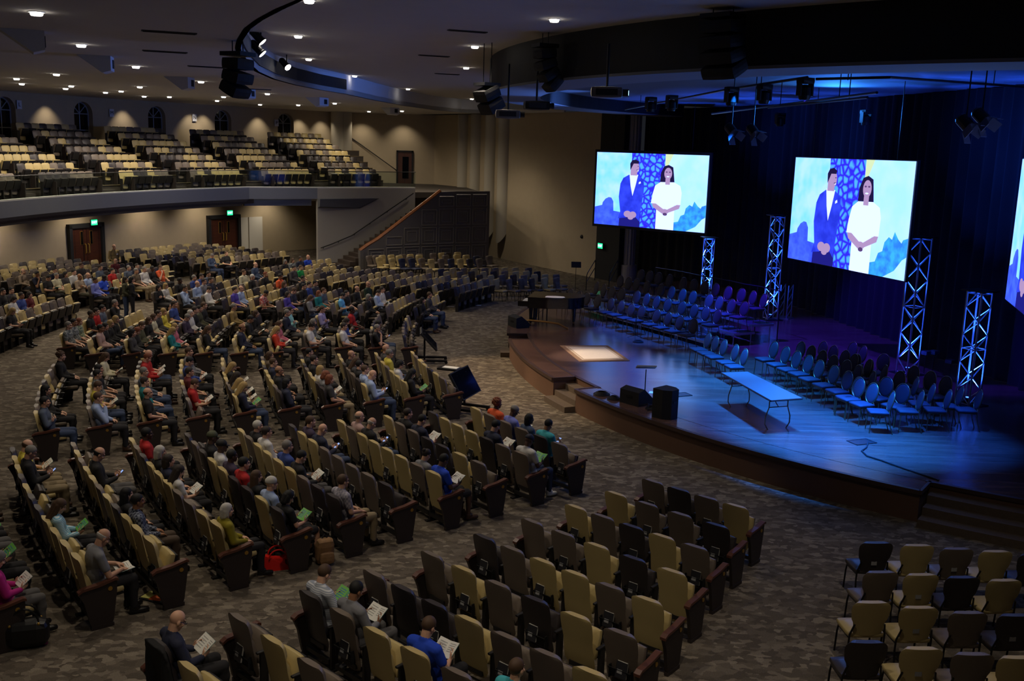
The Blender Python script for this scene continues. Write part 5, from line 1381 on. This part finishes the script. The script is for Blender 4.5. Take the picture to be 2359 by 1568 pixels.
for cx in (-.2, .2):
    for cy in (-.15, .15): b.tube([(cx, cy, .02), (cx, cy, 1.25)], .02, 6)
b.build('main_chords', M_STEEL, s); b = MB()
for i in range(4):
    for cy in (-.15, .15): b.tube([(-.2, cy, .05+i*.3), (.2, cy, .35+i*.3)], .012, 6)
b.box((0, 0, .02), (.55, .5, .04)); b.build('lacing_bars', M_STEEL, s)
# grand piano on a brass truck, sheet on its lid
def piano():
    px, py = .62, 34.35; s = tag(empty('grand_piano', (px, py, ZS_), math.radians(-10)), 'closed black grand piano on brass rollers at the stage corner', 'piano')
    out = [(0, .72), (0, -.74), (.42, -.74)]+[(.42+.95*t, -.74+.20*math.sin(PI*t*.5)**2+.30*t*t*0) for t in np.linspace(.1, .9, 6)]+[(1.5, -.50), (1.72, -.30), (1.84, .0), (1.82, .35), (1.68, .62), (1.45, .72)]
    M = Matrix.Translation((0, 0, .62)); b = MB(); b.prism(out, M, .34); MBm = mat('piano_black', srgb((26, 22, 22)), .18); b.build('case', MBm, s, ang=35)
    lid = [(x*1.015+.16*0, y*1.02) for x, y in out]; lid = [(max(.34, x), y) for x, y in lid]
    MB().prism(lid, Matrix.Translation((0, 0, .965)), .03).build('lid', MBm, s, ang=35)
    MB().prism([(.0, -.74), (.34, -.74), (.34, .72), (.0, .72)], Matrix.Translation((0, 0, .965)), .028).build('front_lid', MBm, s)
    b = MB(); b.box((-.16, 0, .70), (.32, 1.4, .06)); b.box((-.16, .72, .76), (.34, .06, .18)); b.box((-.16, -.74, .76), (.34, .06, .18)); b.build('keybed', MBm, s)
    b = MB(); b.box((-.2, 0, .742), (.18, 1.26, .02)); b.build('keys', M_WHITE, s)
    for x, y in ((.1, -.6), (.1, .6), (1.5, .1)):
        l = MB().tube([(x, y, .62), (x, y, .4), (x, y, .1)], [.075, .06, .045], 8).build('leg', MBm, s); MB().cyl((x-.03, y, .05), (x+.03, y, .05), .05, 10).build('caster', M_BRASS, l)
    b = MB(); b.tube([(.12, -.1, .62), (.12, -.1, .15)], .02, 6); b.tube([(.12, .1, .62), (.12, .1, .15)], .02, 6); b.box((.1, 0, .12), (.2, .3, .06)); b.build('pedal_lyre', M_BLACKM, s)
    b = MB(); b.tube([(-.05, -.72, .16), (.1, -.78, .2), (.6, -.85, .2), (1.1, -.92, .17), (1.35, -.95, .06), (1.45, -.96, .03)], .035, 8); b.tube([(-.05, -.72, .16), (-.05, -.72, .02)], .03, 8); b.build('brass_truck', M_BRASS, s)
    q = empty('sheet_music', (px+.95, py-.1, ZS_+1.0)); b = MB()
    b.prism([(-.30, -.19), (-.05, -.24), (.26, -.2), (.36, -.06), (.30, .15), (.02, .2), (-.27, .13), (-.32, -.02)], Matrix.Rotation(-.1, 4, 'Z'), .012); b.build('loose_sheets', mat('bright_paper', srgb((246, 236, 228)), .8), q)
    tag(q, 'loose white sheets lying on the closed piano lid', 'paper')
piano()
p = at(1278, 684, ZS_+1.0); bpy.data.objects['sheet_music'].location = p
spot('ring_beam', at(661, 161, 8.7), p, 700, WARM, 5, .5, .05)
b = tag(empty('piano_bench', (1.0, 35.4, ZS_), .2), 'low black piano bench half hidden behind the grand piano', 'bench'); MB().rbox((0, 0, .48), (.4, .8, .08), .03).build('seat_pad', M_BLACK, b)
for x in (-.15, .15):
    for y in (-.33, .33): MB().cyl((x, y, 0), (x, y, .45), .02, 8).build('leg', M_BLACKM, b)
def wedge(p, rz, label, w=.6):
    s = tag(empty('floor_monitor', p, rz), label, 'speaker', 'wedge floor monitors'); pr = [(-.26, 0), (.24, 0), (.27, .12), (-.06, .40), (-.26, .34)]
    MB().prism(pr, frame((0, w/2, 0), (1, 0, 0), (0, 0, 1)), w).build('cabinet', M_BLACK, s)
    g = [(.235, .13), (-.045, .365), (-.05, .375), (.24, .145)]; MB().prism(g, frame((.012, w/2-.03, .012), (1, 0, 0), (0, 0, 1)), w-.06).build('grille', mat('grille_grey', srgb((40, 40, 42)), .6), s)
    MB().box((-.262, 0, .2), (.01, .2, .06)).build('handle', M_BLACKM, s)
wedge(at(1195, 752, ZS_), .5, 'black wedge monitor beside the grand piano')
wedge(at(1466, 928, ZS_), .7, 'black wedge monitor beside the tall speaker', .62)
p = at(1532, 960, ZS_); s = tag(empty('loudspeaker', p, .75), 'tall black loudspeaker cabinet standing at the stage edge', 'speaker'); b = MB()
b.prism([(-.24, .2), (.24, .2), (.24, -.08), (.12, -.26), (-.12, -.26), (-.24, -.08)], Matrix.Identity(4), .68); b.build('cabinet', M_BLACK, s)
MB().box((0, -.265, .40), (.14, .012, .05)).build('handle', M_BLACKM, s); MB().box((.245, .06, .36), (.012, .2, .2)).build('connector_plate', mat('grille_grey', (0, 0, 0)), s)
def mic_stand(p, h, label, tray=True, boom=False):
    s = tag(empty('music_stand' if tray else 'microphone_stand', p), label, 'stand'); MB().cyl((0, 0, .02), (0, 0, h), .012, 8).build('pole', M_BLACKM, s)
    for k in range(3): a = 2*PI*k/3+.4; MB().tube([(0, 0, .12), (.28*math.cos(a), .28*math.sin(a), .012)], .01, 6).build('leg', M_BLACKM, s)
    if tray: MB().box((0, 0, h+.06), (.46, .03, .30), Matrix.Rotation(-.6, 3, 'X') if not boom else Matrix.Rotation(1.2, 3, 'X')).build('tray', M_BLACK if not boom else mat('box_grey', srgb((150, 150, 146)), .5), s)
    if boom and not tray: MB().tube([(0, 0, h), (.4, .1, h-.05)], .01, 6).build('boom_arm', M_BLACKM, s)
mic_stand(at(1484, 930, ZS_), .85, 'thin stand with small grey tray behind the wedge monitor', True, True)
mic_stand(at(1325, 668, 0), 1.15, 'black music stand with tilted desk near the stage end of the side wall')
mic_stand(at(1492, 941, ZS_), .1, 'low microphone stand base with boom beside the tall loudspeaker', False, True)
mic_stand(at(1463, 780, ZS_), .75, 'black microphone stand in front of the left choir chairs', False, True)
def coil(p, r, label, n=4, name='cable_coil', cat='cable'):
    b = MB(); 
    for i in range(n): b.tube([(p.x+(r-.03*i)*math.cos(w), p.y+(r-.03*i)*math.sin(w)*.9, p.z+.02+.018*i) for w in [2*PI*k/20 for k in range(21)]], .014, 5)
    tag(b.build(name, M_BLACK), label, cat, 'coiled cables')
coil(at(1386, 909, ZS_), .2, 'large coiled black cable, farthest left at the stage edge'); coil(at(1414, 919, ZS_), .16, 'middle coiled black cable at the stage edge'); coil(at(1438, 921, ZS_), .15, 'coiled black cable touching the wedge monitor'); coil(at(1500, 942, ZS_), .13, 'small coiled cable by the tall loudspeaker', 3)
coil(at(1470, 788, ZS_), .16, 'coiled black cable on stage beyond the pale rug', 3)
P = [at(x, y, ZS_+.015) for x, y in ((2000, 1018), (1996, 1030), (1985, 1038), (1998, 1050), (2030, 1060), (2080, 1078), (2140, 1098), (2163, 1106))]
tag(MB().tube(P, .016, 6).build('stage_cable', M_BLACK), 'black cable running over the stage floor to the right steps', 'cable')
for (x, y), lb in (((1985, 1018), 'square floor box outline near the black stage cable'), ((1566, 909), 'square floor box outline behind the tall loudspeaker')):
    p = at(x, y, ZS_); s = tag(empty('floor_box', p, .4), lb, 'hatch'); MB().box((0, 0, .004), (.5, .3, .008)).build('lid', mat('hatch_dark', srgb((44, 40, 40)), .35), s)
    b = MB(); [b.box(c, sz) for c, sz in (((0, .16, .006), (.54, .02, .012)), ((0, -.16, .006), (.54, .02, .012)), ((.26, 0, .006), (.02, .34, .012)), ((-.26, 0, .006), (.02, .34, .012)))]; b.build('rim', M_BLACKM, s)
p = at(1507, 904, ZS_); b = MB(); b.prism([(-.15, -.1), (.14, -.12), (.17, .08), (-.1, .12)], Matrix.Translation((p.x, p.y, ZS_+.002)), .003); tag(b.build('paper_sheet', M_PAPER), 'white paper sheet on the stage beside the tall loudspeaker', 'paper')
for (x, y), lb in (((1038, 706), 'white paper on the carpet by the first seat row end'), ((1100, 703), 'white paper on the carpet before the far front row')):
    p = at(x, y, 0); b = MB(); b.prism([(-.15, -.1), (.14, -.12), (.17, .08), (-.1, .12)], Matrix.Translation((p.x, p.y, .002)), .004); tag(b.build('paper_sheet', M_PAPER), lb, 'paper')
# rug, folding table
rc = [at(x, y, ZS_) for x, y in ((1290, 796), (1400, 796), (1451, 831), (1336, 833))]; c = sum(rc, V())/4
s = tag(empty('area_rug', (c.x, c.y, ZS_)), 'pale cream bordered area rug on the dark stage floor', 'rug')
for k, (f_, z, c3) in enumerate(((1, .012, (150, 116, 90)), (.84, .016, (206, 184, 160)), (.76, .018, (150, 120, 96)), (.74, .020, (232, 214, 196)))):
    MB().prism([((q.x-c.x)*f_, (q.y-c.y)*f_) for q in rc][::-1], Matrix.Identity(4), z).build(('border', 'inner_band', 'band_line', 'field')[k], mat('rug%d' % k, srgb(c3), .95, noise=.08, scale=12), s)
tc = [at(x, y, ZS_+.76) for x, y in ((1662, 858), (1722, 856), (1848, 917), (1776, 922))]
s = tag(empty('folding_table', (0, 0, 0)), 'long folding table with wishbone legs standing on the blue-lit stage', 'table')
MB().add([(p.x, p.y, ZS_+.74) for p in tc]+[(p.x, p.y, ZS_+.765) for p in tc], [(3, 2, 1, 0), (4, 5, 6, 7), (0, 1, 5, 4), (1, 2, 6, 5), (2, 3, 7, 6), (3, 0, 4, 7)]).build('table_top', mat('table_laminate', srgb((104, 96, 90)), .3), s)
b = MB(); [b.tube([V((tc[i].x, tc[i].y, ZS_+.745)), V((tc[(i+1) % 4].x, tc[(i+1) % 4].y, ZS_+.745))], .02, 6) for i in range(4)]; b.build('edge_band', M_BLACKM, s)
for a, c2, e in ((tc[0], tc[1], tc[3]), (tc[3], tc[2], tc[0])):
    u = (e-a).normalized()*.35; A, B = a+u, c2+u; t = (B-A); q = lambda f, z: V((A.x+t.x*f, A.y+t.y*f, ZS_+z))
    for f0, f1 in ((.2, .1), (.8, .9)): MB().tube([q(f0, .74), q(f0, .5), q(f1, .28), q(f1, .12), q(f0, 0)], .014, 6).build('leg', mat('leg_brown', srgb((120, 96, 70)), .4, .5), s)
    MB().tube([q(.2, .5), q(.8, .5)], .01, 6).build('cross_bar', M_BLACKM, s); MB().tube([q(.5, .5), V(((A.x+B.x)/2, (A.y+B.y)/2, 0))+V((u.x*1.4, u.y*1.4, ZS_+.73))], .01, 6).build('brace', M_BLACKM, s)
# rails of the stage end steps and guard rail behind the choir
def guard(pts, posts, label, r=.02):
    s = tag(empty('guard_rail', (0, 0, 0)), label, 'railing'); MB().tube(pts, r, 6).build('top_bar', M_BLACKM, s)
    for a, c2 in posts: MB().tube([a, c2], r, 6).build('post', M_BLACKM, s)
for x0, x1, lb in ((1350, 1364, 'dark handrail of the stage end steps, nearer the beige wall'), (1402, 1415, 'dark handrail of the stage end steps, below the fluted column')):
    a = at(x0, 668, ZS_); c2 = at(x1+6, 645, ZS_)
    guard([a, a+V((0, 0, .62)), a+V((.05, .1, .75)), c2+V((0, 0, .95)), c2], [(a+V((0, 0, .35)), c2+V((0, 0, .6)))], lb)
P = LPOS[4]; off = V((.55, .2, 0)); P2 = [V((p.x, p.y, ZS_+.6))+off for p in P]
guard([p+V((0, 0, 1.0)) for p in P2], [(p+V((0, 0, 1.0)), V((p.x, p.y, ZS_))) for p in P2[::3]+[P2[-1]]], 'thin dark guard rail behind the back choir row')
for (x, y), lb in (((2133, 812), 'small blue-lit light fixture on the curtain, first of three'), ((2152, 811), 'small blue-lit light fixture on the curtain, middle of three'), ((2190, 832), 'wider blue-lit light fixture on the curtain near the right tower')):
    d = ray(x, y); p = EYE+d*28.5; s = tag(empty('light_fixture', p, .6), lb, 'light'); MB().box((0, 0, 0), (.24, .2, .1)).build('head', mat('fixture_blue', srgb((70, 72, 96)), .4), s); MB().cyl((0, 0, -.05), (0, 0, ZS_-p.z), .015, 6).build('stand', M_BLACKM, s)
# confidence monitors on wheeled carts before the stage
def tv_cart(p, rz, label, w=1.1, h=.72, lean=.75, tray=False):
    s = tag(empty('monitor_cart', p, rz), label, 'monitor', 'confidence monitors before the stage')
    R_ = Matrix.Rotation(-lean, 3, 'Y'); c = V((.02, 0, .72))
    MB().box(c, (.06, w, h), R_).build('screen_panel', M_BLACK, s); MB().box(c+R_ @ V((.032, 0, 0)), (.006, w-.06, h-.06), R_).build('screen_face', M_GLASS, s)
    for y in (-.28, .28):
        MB().tube([(-.1, y, .1), (-.1, y, .95)], .03, 6).build('upright', M_BLACKM, s); f = MB().box((.12, y, .09), (.95, .07, .06)).build('foot', M_BLACKM, s)
        for x in (-.32, .56): MB().cyl((x, y-.03, .05), (x, y+.03, .05), .05, 10).build('wheel', M_BLACKM, f)
    MB().box((-.1, 0, .5), (.06, .6, .05)).build('cross_bar', M_BLACKM, s)
    if tray: MB().box((-.45, .1, 1.02), (.55, .35, .05)).build('tray', M_BLACKM, s); MB().box((-.42, .1, 1.052), (.4, .22, .012)).build('tray_paper', M_PAPER, s)
tv_cart(at(985, 833, 0), .1, 'black monitor on wheeled cart in the far aisle end, seen edge-on'); tv_cart(at(1068, 945, 0), -.35, 'black monitor on wheeled cart with paper tray, nearer the stage steps', 1.15, .75, .55, True)
# ================================================================ ceiling
for k, (x, y) in enumerate(DOWN_LOW+DOWN_UP):
    lowr = k < len(DOWN_LOW); z = ZLOW if lowr else ZUP; p = at(x, y, z); r = .095
    s = tag(empty('ceiling_downlight', p), 'round recessed downlight, %s from left in the %s' % (ordw(sorted(q[0] for q in (DOWN_LOW if lowr else DOWN_UP)).index(x)), 'low outer ceiling' if lowr else 'raised middle ceiling'), 'light', 'ceiling downlights')
    b = MB(); b.lathe([(r, -.012), (r+.03, -.012), (r+.03, 0), (r, 0)], 18); b.build('trim_ring', M_WHITE, s); MB().lathe([(r*.85, -.06), (r, -.04), (r, -.0)], 18).build('lens', M_LAMP, s)
for k, ((x, y), up) in enumerate(zip(((390, 73), (475, 153), (380, 118), (595, 205), (1077, 71), (1000, 128), (1030, 170)), (0, 0, 0, 0, 1, 1, 1))):
    p = at(x, y, ZUP if up else ZLOW); s = tag(empty('ceiling_vent', p, -1.2), 'long dark slot vent, %s from left in the %s ceiling' % (ordw(sorted((390, 475, 380, 595) if not up else (1077, 1000, 1030)).index(x)), 'raised' if up else 'low'), 'vent', 'ceiling slot vents')
    MB().box((0, 0, -.01), (.16, .95, .02)).build('frame', mat('vent_grey', srgb((60, 58, 56)), .6), s); b = MB(); [b.box((dx, 0, -.022), (.018, .9, .012)) for dx in (-.05, 0, .05)]; b.build('louver', M_BLACK, s)
for k, (x, y) in enumerate(((60, 107), (227, 157), (418, 199), (562, 222), (733, 240), (900, 260))):
    p = at(x, y, ZLOW-.28); f = V((CX-p.x, CY-p.y, 0)).normalized(); s = tag(empty('ceiling_speaker', (p.x, p.y, ZLOW), math.atan2(f.y, f.x)), 'white wedge ceiling speaker, %s from left along the low ceiling' % ordw(k), 'speaker', 'white ceiling speakers')
    MB().prism([(-.45, 0), (.32, 0), (.32, -.34), (.12, -.40)], frame((0, .33, 0), (1, 0, 0), (0, 0, 1)), .66).build('cabinet', mat('speaker_white', srgb((196, 198, 204)), .6), s)
    MB().box((.33, .1, -.17), (.02, .2, .2)).build('front_port', M_BLACK, s)
# lighting slot in the ceiling ring
i0, i1 = 7, 12; sl = []
for q in RING[i0:i1+3]: sl.append(q)
m = MB(); nrm_in = [V((CX-q.x, CY-q.y, 0)).normalized()*.05 for q in sl]
m.wall([q+n_ for q, n_ in zip(sl, nrm_in)], ZLOW+.16, ZUP-.2, .03, 1); struct(m.build('wall_lighting_slot', M_BLACK))
for k, ((x, y), lb) in enumerate((((582, 92), 'first lit spotlight in the ceiling ring slot, by the hanging speaker'), ((582, 119), 'second lit spotlight in the ceiling ring slot, below the first'), ((646, 152), 'third lit spotlight in the ceiling ring slot, left of a pair'), ((661, 161), 'last lit spotlight in the ceiling ring slot, right of a pair'))):
    d = ray(x, y); best = min((at(x, y, z) for z in np.arange(ZLOW+.1, ZUP-.1, .02)), key=lambda p: min((V((p.x, p.y, 0))-q).length for q in sl)); p = best+V((CX-best.x, CY-best.y, 0)).normalized()*.2
    ax = (V((1.6, 26.2, .4))-p).normalized(); M = V((0, 0, 1)).rotation_difference(ax).to_matrix().to_4x4()
    s = tag(empty('stage_spotlight', p), lb, 'light', 'spotlights in the ceiling ring'); MB().lathe([(.06, -.35), (.1, -.3), (.1, .0), (.12, .02), (.12, .06)], 14, M).build('barrel', M_BLACKM, s); MB().lathe([(.105, .062), (.105, .066)], 14, M).build('lens', M_SPOTL, s); MB().tube([(0, 0, .35), (0, 0, 0)], .02, 6).build('yoke', M_BLACKM, s)
# hanging loudspeaker clusters
def array(p, rz, n, w, h, label, curve=.16, tilt=.1, top=None):
    dpt = .42 if w < .6 else .5
    s = tag(empty('line_array_speaker', p, rz), label, 'speaker', 'hanging loudspeakers'); z = 0; a = tilt; x = 0
    for i in range(n):
        R_ = Matrix.Rotation(a, 3, 'Y'); MB().rbox((x, 0, z-h/2), (dpt, w, h*.94), .05, R_, 2).build('speaker_box', M_BLACK, s); z -= h*math.cos(a)*.98; x -= h*math.sin(a)*1.0; a += curve
    MB().box((0, 0, .06), (.5, w*.9, .08)).build('rigging_frame', M_BLACKM, s); tz = (top or ZLOW)-p.z
    for y in (-w*.3, w*.3): MB().cyl((0, y, .08), (0, y, tz), .012, 6).build('hanging_cable', M_BLACKM, s)
p = at(548, 132, 8.15); f = V((CX-p.x, CY-p.y, 0)); array(p, math.atan2(f.y, f.x)-.9, 3, .52, .25, 'bulky black loudspeaker hanging under the low ceiling by the ring', .22, .05)
p = pol(19.6, 205.5, 8.85); array(p, math.radians(205), 4, .5, .24, 'black loudspeaker column at the end of the dark header', .25, .1, ZUP)
p = at(1122, 200, 8.1); array(p, math.radians(215), 2, .6, .34, 'tilted black loudspeaker box hanging below the header end', .1, .45, ZUP)
p = pol(19.75, 222.5, 9.0); array(p, math.radians(222.5), 4, .75, .26, 'large black line array in front of the dark header', .14, .05, ZUP)
# projectors, pipes, moving heads, barn-door lamps over the stage
def projector(p, rz, label, m_, lens=None):
    s = tag(empty('projector', p, rz), label, 'projector', 'hanging projectors'); MB().rbox((0, 0, 0), (.62, .5, .22), .05, None, 2).build('housing', m_, s); b = MB()
    b.box((0, -.252, 0), (.42, .012, .12)); b.build('vent_grille', mat('grille_grey', (0, 0, 0)), s); MB().cyl((.25, 0, 0), (.42, 0, 0), .07, 12).build('lens_barrel', M_BLACKM, s)
    if lens: MB().cyl((.421, 0, 0), (.425, 0, 0), .045, 12).build('lens', emis('projector_lens', (150, 220, 255), 8), s)
    MB().cyl((0, 0, .1), (0, 0, 8.6-p.z if p.z < 8.6 else .3), .025, 8).build('ceiling_pole', M_BLACKM, s)
M_PRJ = mat('projector_grey', srgb((120, 116, 112)), .4)
projector(EYE+ray(1398, 213)*19.5, -.1, 'pale projector hanging under the header, lens lit', M_PRJ, True); projector(EYE+ray(1170, 263)*25, .0, 'grey projector hanging at the header end over the side wall', M_PRJ); projector(EYE+ray(1236, 243)*24, .1, 'dark projector hanging under the blue header between two others', M_BLACKM)
def pipe(pts, label, r=.03):
    s = tag(empty('lighting_pipe', (0, 0, 0)), label, 'pipe', 'lighting pipes over the stage'); MB().tube(pts, r, 8).build('pipe_bar', M_BLACKM, s)
    for p in (pts[0].lerp(pts[-1], .15), pts[0].lerp(pts[-1], .85)): MB().cyl(p, (p.x, p.y, 8.64), .012, 6).build('hanger', M_BLACKM, s)
PZ = lambda x, y, z: at(x, y, z)
pipe([PZ(1440, 252, 8.2), PZ(1680, 205, 8.2), PZ(1860, 178, 8.2)], 'first curved lighting pipe carrying the moving heads'); pipe([PZ(1880, 182, 8.25), PZ(2050, 178, 8.25), PZ(2359, 200, 8.25)], 'lighting pipe continuing right of the moving heads')
pipe([PZ(1640, 262, 7.95), PZ(2020, 213, 7.95)], 'straight lighting pipe, upper of two behind the heads'); pipe([PZ(1770, 248, 7.9), PZ(1998, 224, 7.9)], 'straight lighting pipe, lower of two behind the heads')
def moving_head(p, label, m_=M_BLACKM):
    s = tag(empty('moving_head_light', p, .4), label, 'light', 'moving head lights'); MB().rbox((0, 0, 0), (.3, .26, .14), .03, None, 1).build('base', m_, s)
    b = MB(); b.box((.15, 0, -.16), (.04, .14, .3)); b.box((-.15, 0, -.16), (.04, .14, .3)); b.build('yoke', m_, s); MB().lathe([(.06, .02), (.12, -.04), (.13, -.2), (.115, -.28)], 14, Matrix.Translation((0, 0, -.1))).build('head', m_, s); MB().lathe([(.1, -.385), (.1, -.38)], 14).build('lens', M_GLASS, s)
for (x, y), lb in (((1500, 228), 'moving head light, first from left under the header'), ((1548, 224), 'moving head light, second from left under the header'), ((1686, 206), 'moving head light, third from left on the curved pipe'), ((1762, 200), 'moving head light, fourth from left on the curved pipe'), ((1856, 186), 'moving head light, fifth and brightest on the curved pipe')):
    moving_head(at(x, y, 8.12), lb)
for (x, y), lb in (((1798, 264), 'dim moving head light above the middle screen, left one'), ((1996, 258), 'dim moving head light above the middle screen, right one')): moving_head(at(x, y, 7.9), lb)
def fresnel(p, rz, label):
    s = tag(empty('barn_door_light', p, rz), label, 'light', 'barn door lights'); MB().lathe([(.1, -.2), (.13, -.15), (.13, .12)], 14, Matrix.Rotation(2.3, 4, 'X')).build('can', M_BLACKM, s); M = Matrix.Rotation(2.3, 3, 'X')
    for k in range(4): a = PI/2*k; MB().box(M @ V((.18*math.cos(a), .18*math.sin(a), .22)), (.22, .012, .22), M @ Matrix.Rotation(a+PI/2, 3, 'Z') @ Matrix.Rotation(.5, 3, 'X')).build('barn_door', mat('door_blue_grey', srgb((84, 84, 104)), .5), s)
    MB().cyl((0, 0, 0), (0, 0, 8.62-p.z), .015, 6).build('hanger', M_BLACKM, s)
for (x, y, d), lb in (((1685, 300, 27), 'barn door lamp hanging before the curtain, left of a pair'), ((1735, 302, 27), 'barn door lamp hanging before the curtain, right of a pair'), ((2225, 285, 20), 'barn door lamp hanging near the right screen, left one'), ((2262, 270, 20), 'barn door lamp hanging near the right screen, right one')): fresnel(EYE+ray(x, y)*d, .6, lb)
# ================================================================ bags and small things among the seats
p = at(640, 1308, 0); s = tag(empty('tote_bag', p, .35), 'bright red tote bag on the carpet beside the mustard jacket', 'bag'); M_RED = mat('red_vinyl', srgb((214, 36, 30)), .3, noise=.08, scale=9)
b = MB(); b.add([(-.27, -.1, 0), (.27, -.1, 0), (.27, .1, 0), (-.27, .1, 0), (-.24, -.05, .26), (-.08, -.06, .19), (.06, -.06, .18), (.24, -.05, .27), (.24, .05, .27), (.06, .06, .18), (-.08, .06, .19), (-.24, .05, .26)],
      [(3, 2, 1, 0), (0, 1, 7, 6, 5, 4), (2, 3, 11, 10, 9, 8), (1, 2, 8, 7), (3, 0, 4, 11), (4, 5, 10, 11), (5, 6, 9, 10), (6, 7, 8, 9)]); b.build('bag_body', M_RED, s)
for y in (-.06, .06): MB().tube([(.14*math.cos(PI-w), y*1.5, .2+.14*math.sin(w)) for w in [PI*k/10 for k in range(11)]], .012, 6).build('handle', M_RED, s)
def backpack(p, rz, label, m_, k=1.0):
    s = tag(empty('backpack', p, rz), label, 'bag'); MB().rbox((0, 0, .22*k), (.3*k, .2*k, .44*k), .09*k, Matrix.Rotation(.15, 3, 'X'), 3).build('bag_body', m_, s); MB().rbox((0, -.12*k, .14*k), (.24*k, .1*k, .2*k), .05*k, None, 2).build('front_pocket', m_, s)
    MB().tube([(-.05, 0, .42*k), (0, 0, .5*k), (.05, 0, .42*k)], .012, 6).build('handle', M_BLACK, s)
backpack(at(748, 1298, 0), .5, 'brown backpack standing on the carpet at a row end', mat('pack_brown', srgb((140, 106, 70)), .8, noise=.3, scale=12))
def handbag(p, rz, label, m_, k=1.0):
    s = tag(empty('handbag', p, rz), label, 'bag'); MB().rbox((0, 0, .17*k), (.5*k, .26*k, .33*k), .11*k, None, 3).build('bag_body', m_, s)
    for y in (-.07, .07): MB().tube([(.15*k*math.cos(PI-w), y, .28*k+.2*k*math.sin(w)) for w in [PI*q/10 for q in range(11)]], .013, 6).build('handle', m_, s)
    b = MB(); [b.ell((x, y, .3*k), (.02, .02, .02), 6) for x in (-.15*k, .15*k) for y in (-.09*k, .09*k)]; b.build('rivets', M_GOLD, s)
handbag(at(62, 1488, 0), .3, 'large black handbag with gold studs on the carpet', mat('bag_black', srgb((20, 19, 20)), .4), 1.15)
def bottle(p, label, c):
    s = tag(empty('water_bottle', p), label, 'bottle'); MB().lathe([(.03, 0), (.034, .02), (.034, .13), (.026, .16), (.012, .19), (.012, .2)], 12).build('bottle_body', c, s); MB().lathe([(.014, .2), (.014, .22)], 10).build('cap', M_WHITE, s)
bottle(at(468, 1272, 0), 'clear water bottle on the carpet near a row end', mat('bottle_clear', srgb((170, 178, 184)), .15)); bottle(at(104, 1482, 0), 'pink water bottle beside the large black handbag', mat('bottle_pink', srgb((190, 50, 130)), .3))
p = at(368, 1378, 0); s = tag(empty('binder', p, -.4), 'open black binder with orange and yellow papers on the carpet', 'binder'); MB().box((0, 0, .012), (.5, .3, .02)).build('cover', M_BLACK, s); MB().box((-.02, 0, .026), (.18, .24, .008), RZ(.2)).build('orange_paper', mat('paper_orange', srgb((236, 110, 40)), .7), s); MB().box((-.17, -.02, .03), (.14, .22, .008), RZ(.1)).build('yellow_paper', mat('paper_yellow', srgb((230, 226, 130)), .7), s); MB().box((-.05, .16, .06), (.3, .1, .1)).build('pouch', M_BLACK, s)
s0 = min((s for s in SEATS if s['block'] == 'A' and s['who'] is not None), key=lambda s: math.hypot(s['head'][0]-377, s['head'][1]-1445))
b = MB(); shell(b, lambda z: TW(z)+.03, .42, 1.0, lambda z: TY(z)-.05, lambda z, u: .09, 10, 8); b.rbox((-.2, -.12, .62), (.1, .1, .5), .04); b.rbox((.2, -.12, .62), (.1, .1, .5), .04)
o = remeshed(b, 'jacket', .02, 3); o.materials.append(mat('jacket_black', srgb((22, 21, 23)), .9, noise=.2, scale=10)); o = link('draped_jacket', o); o.matrix_world = seat_M(s0)
tag(o, 'black jacket draped over the seat behind the bald reader in navy', 'jacket')
bpy.context.view_layer.update()
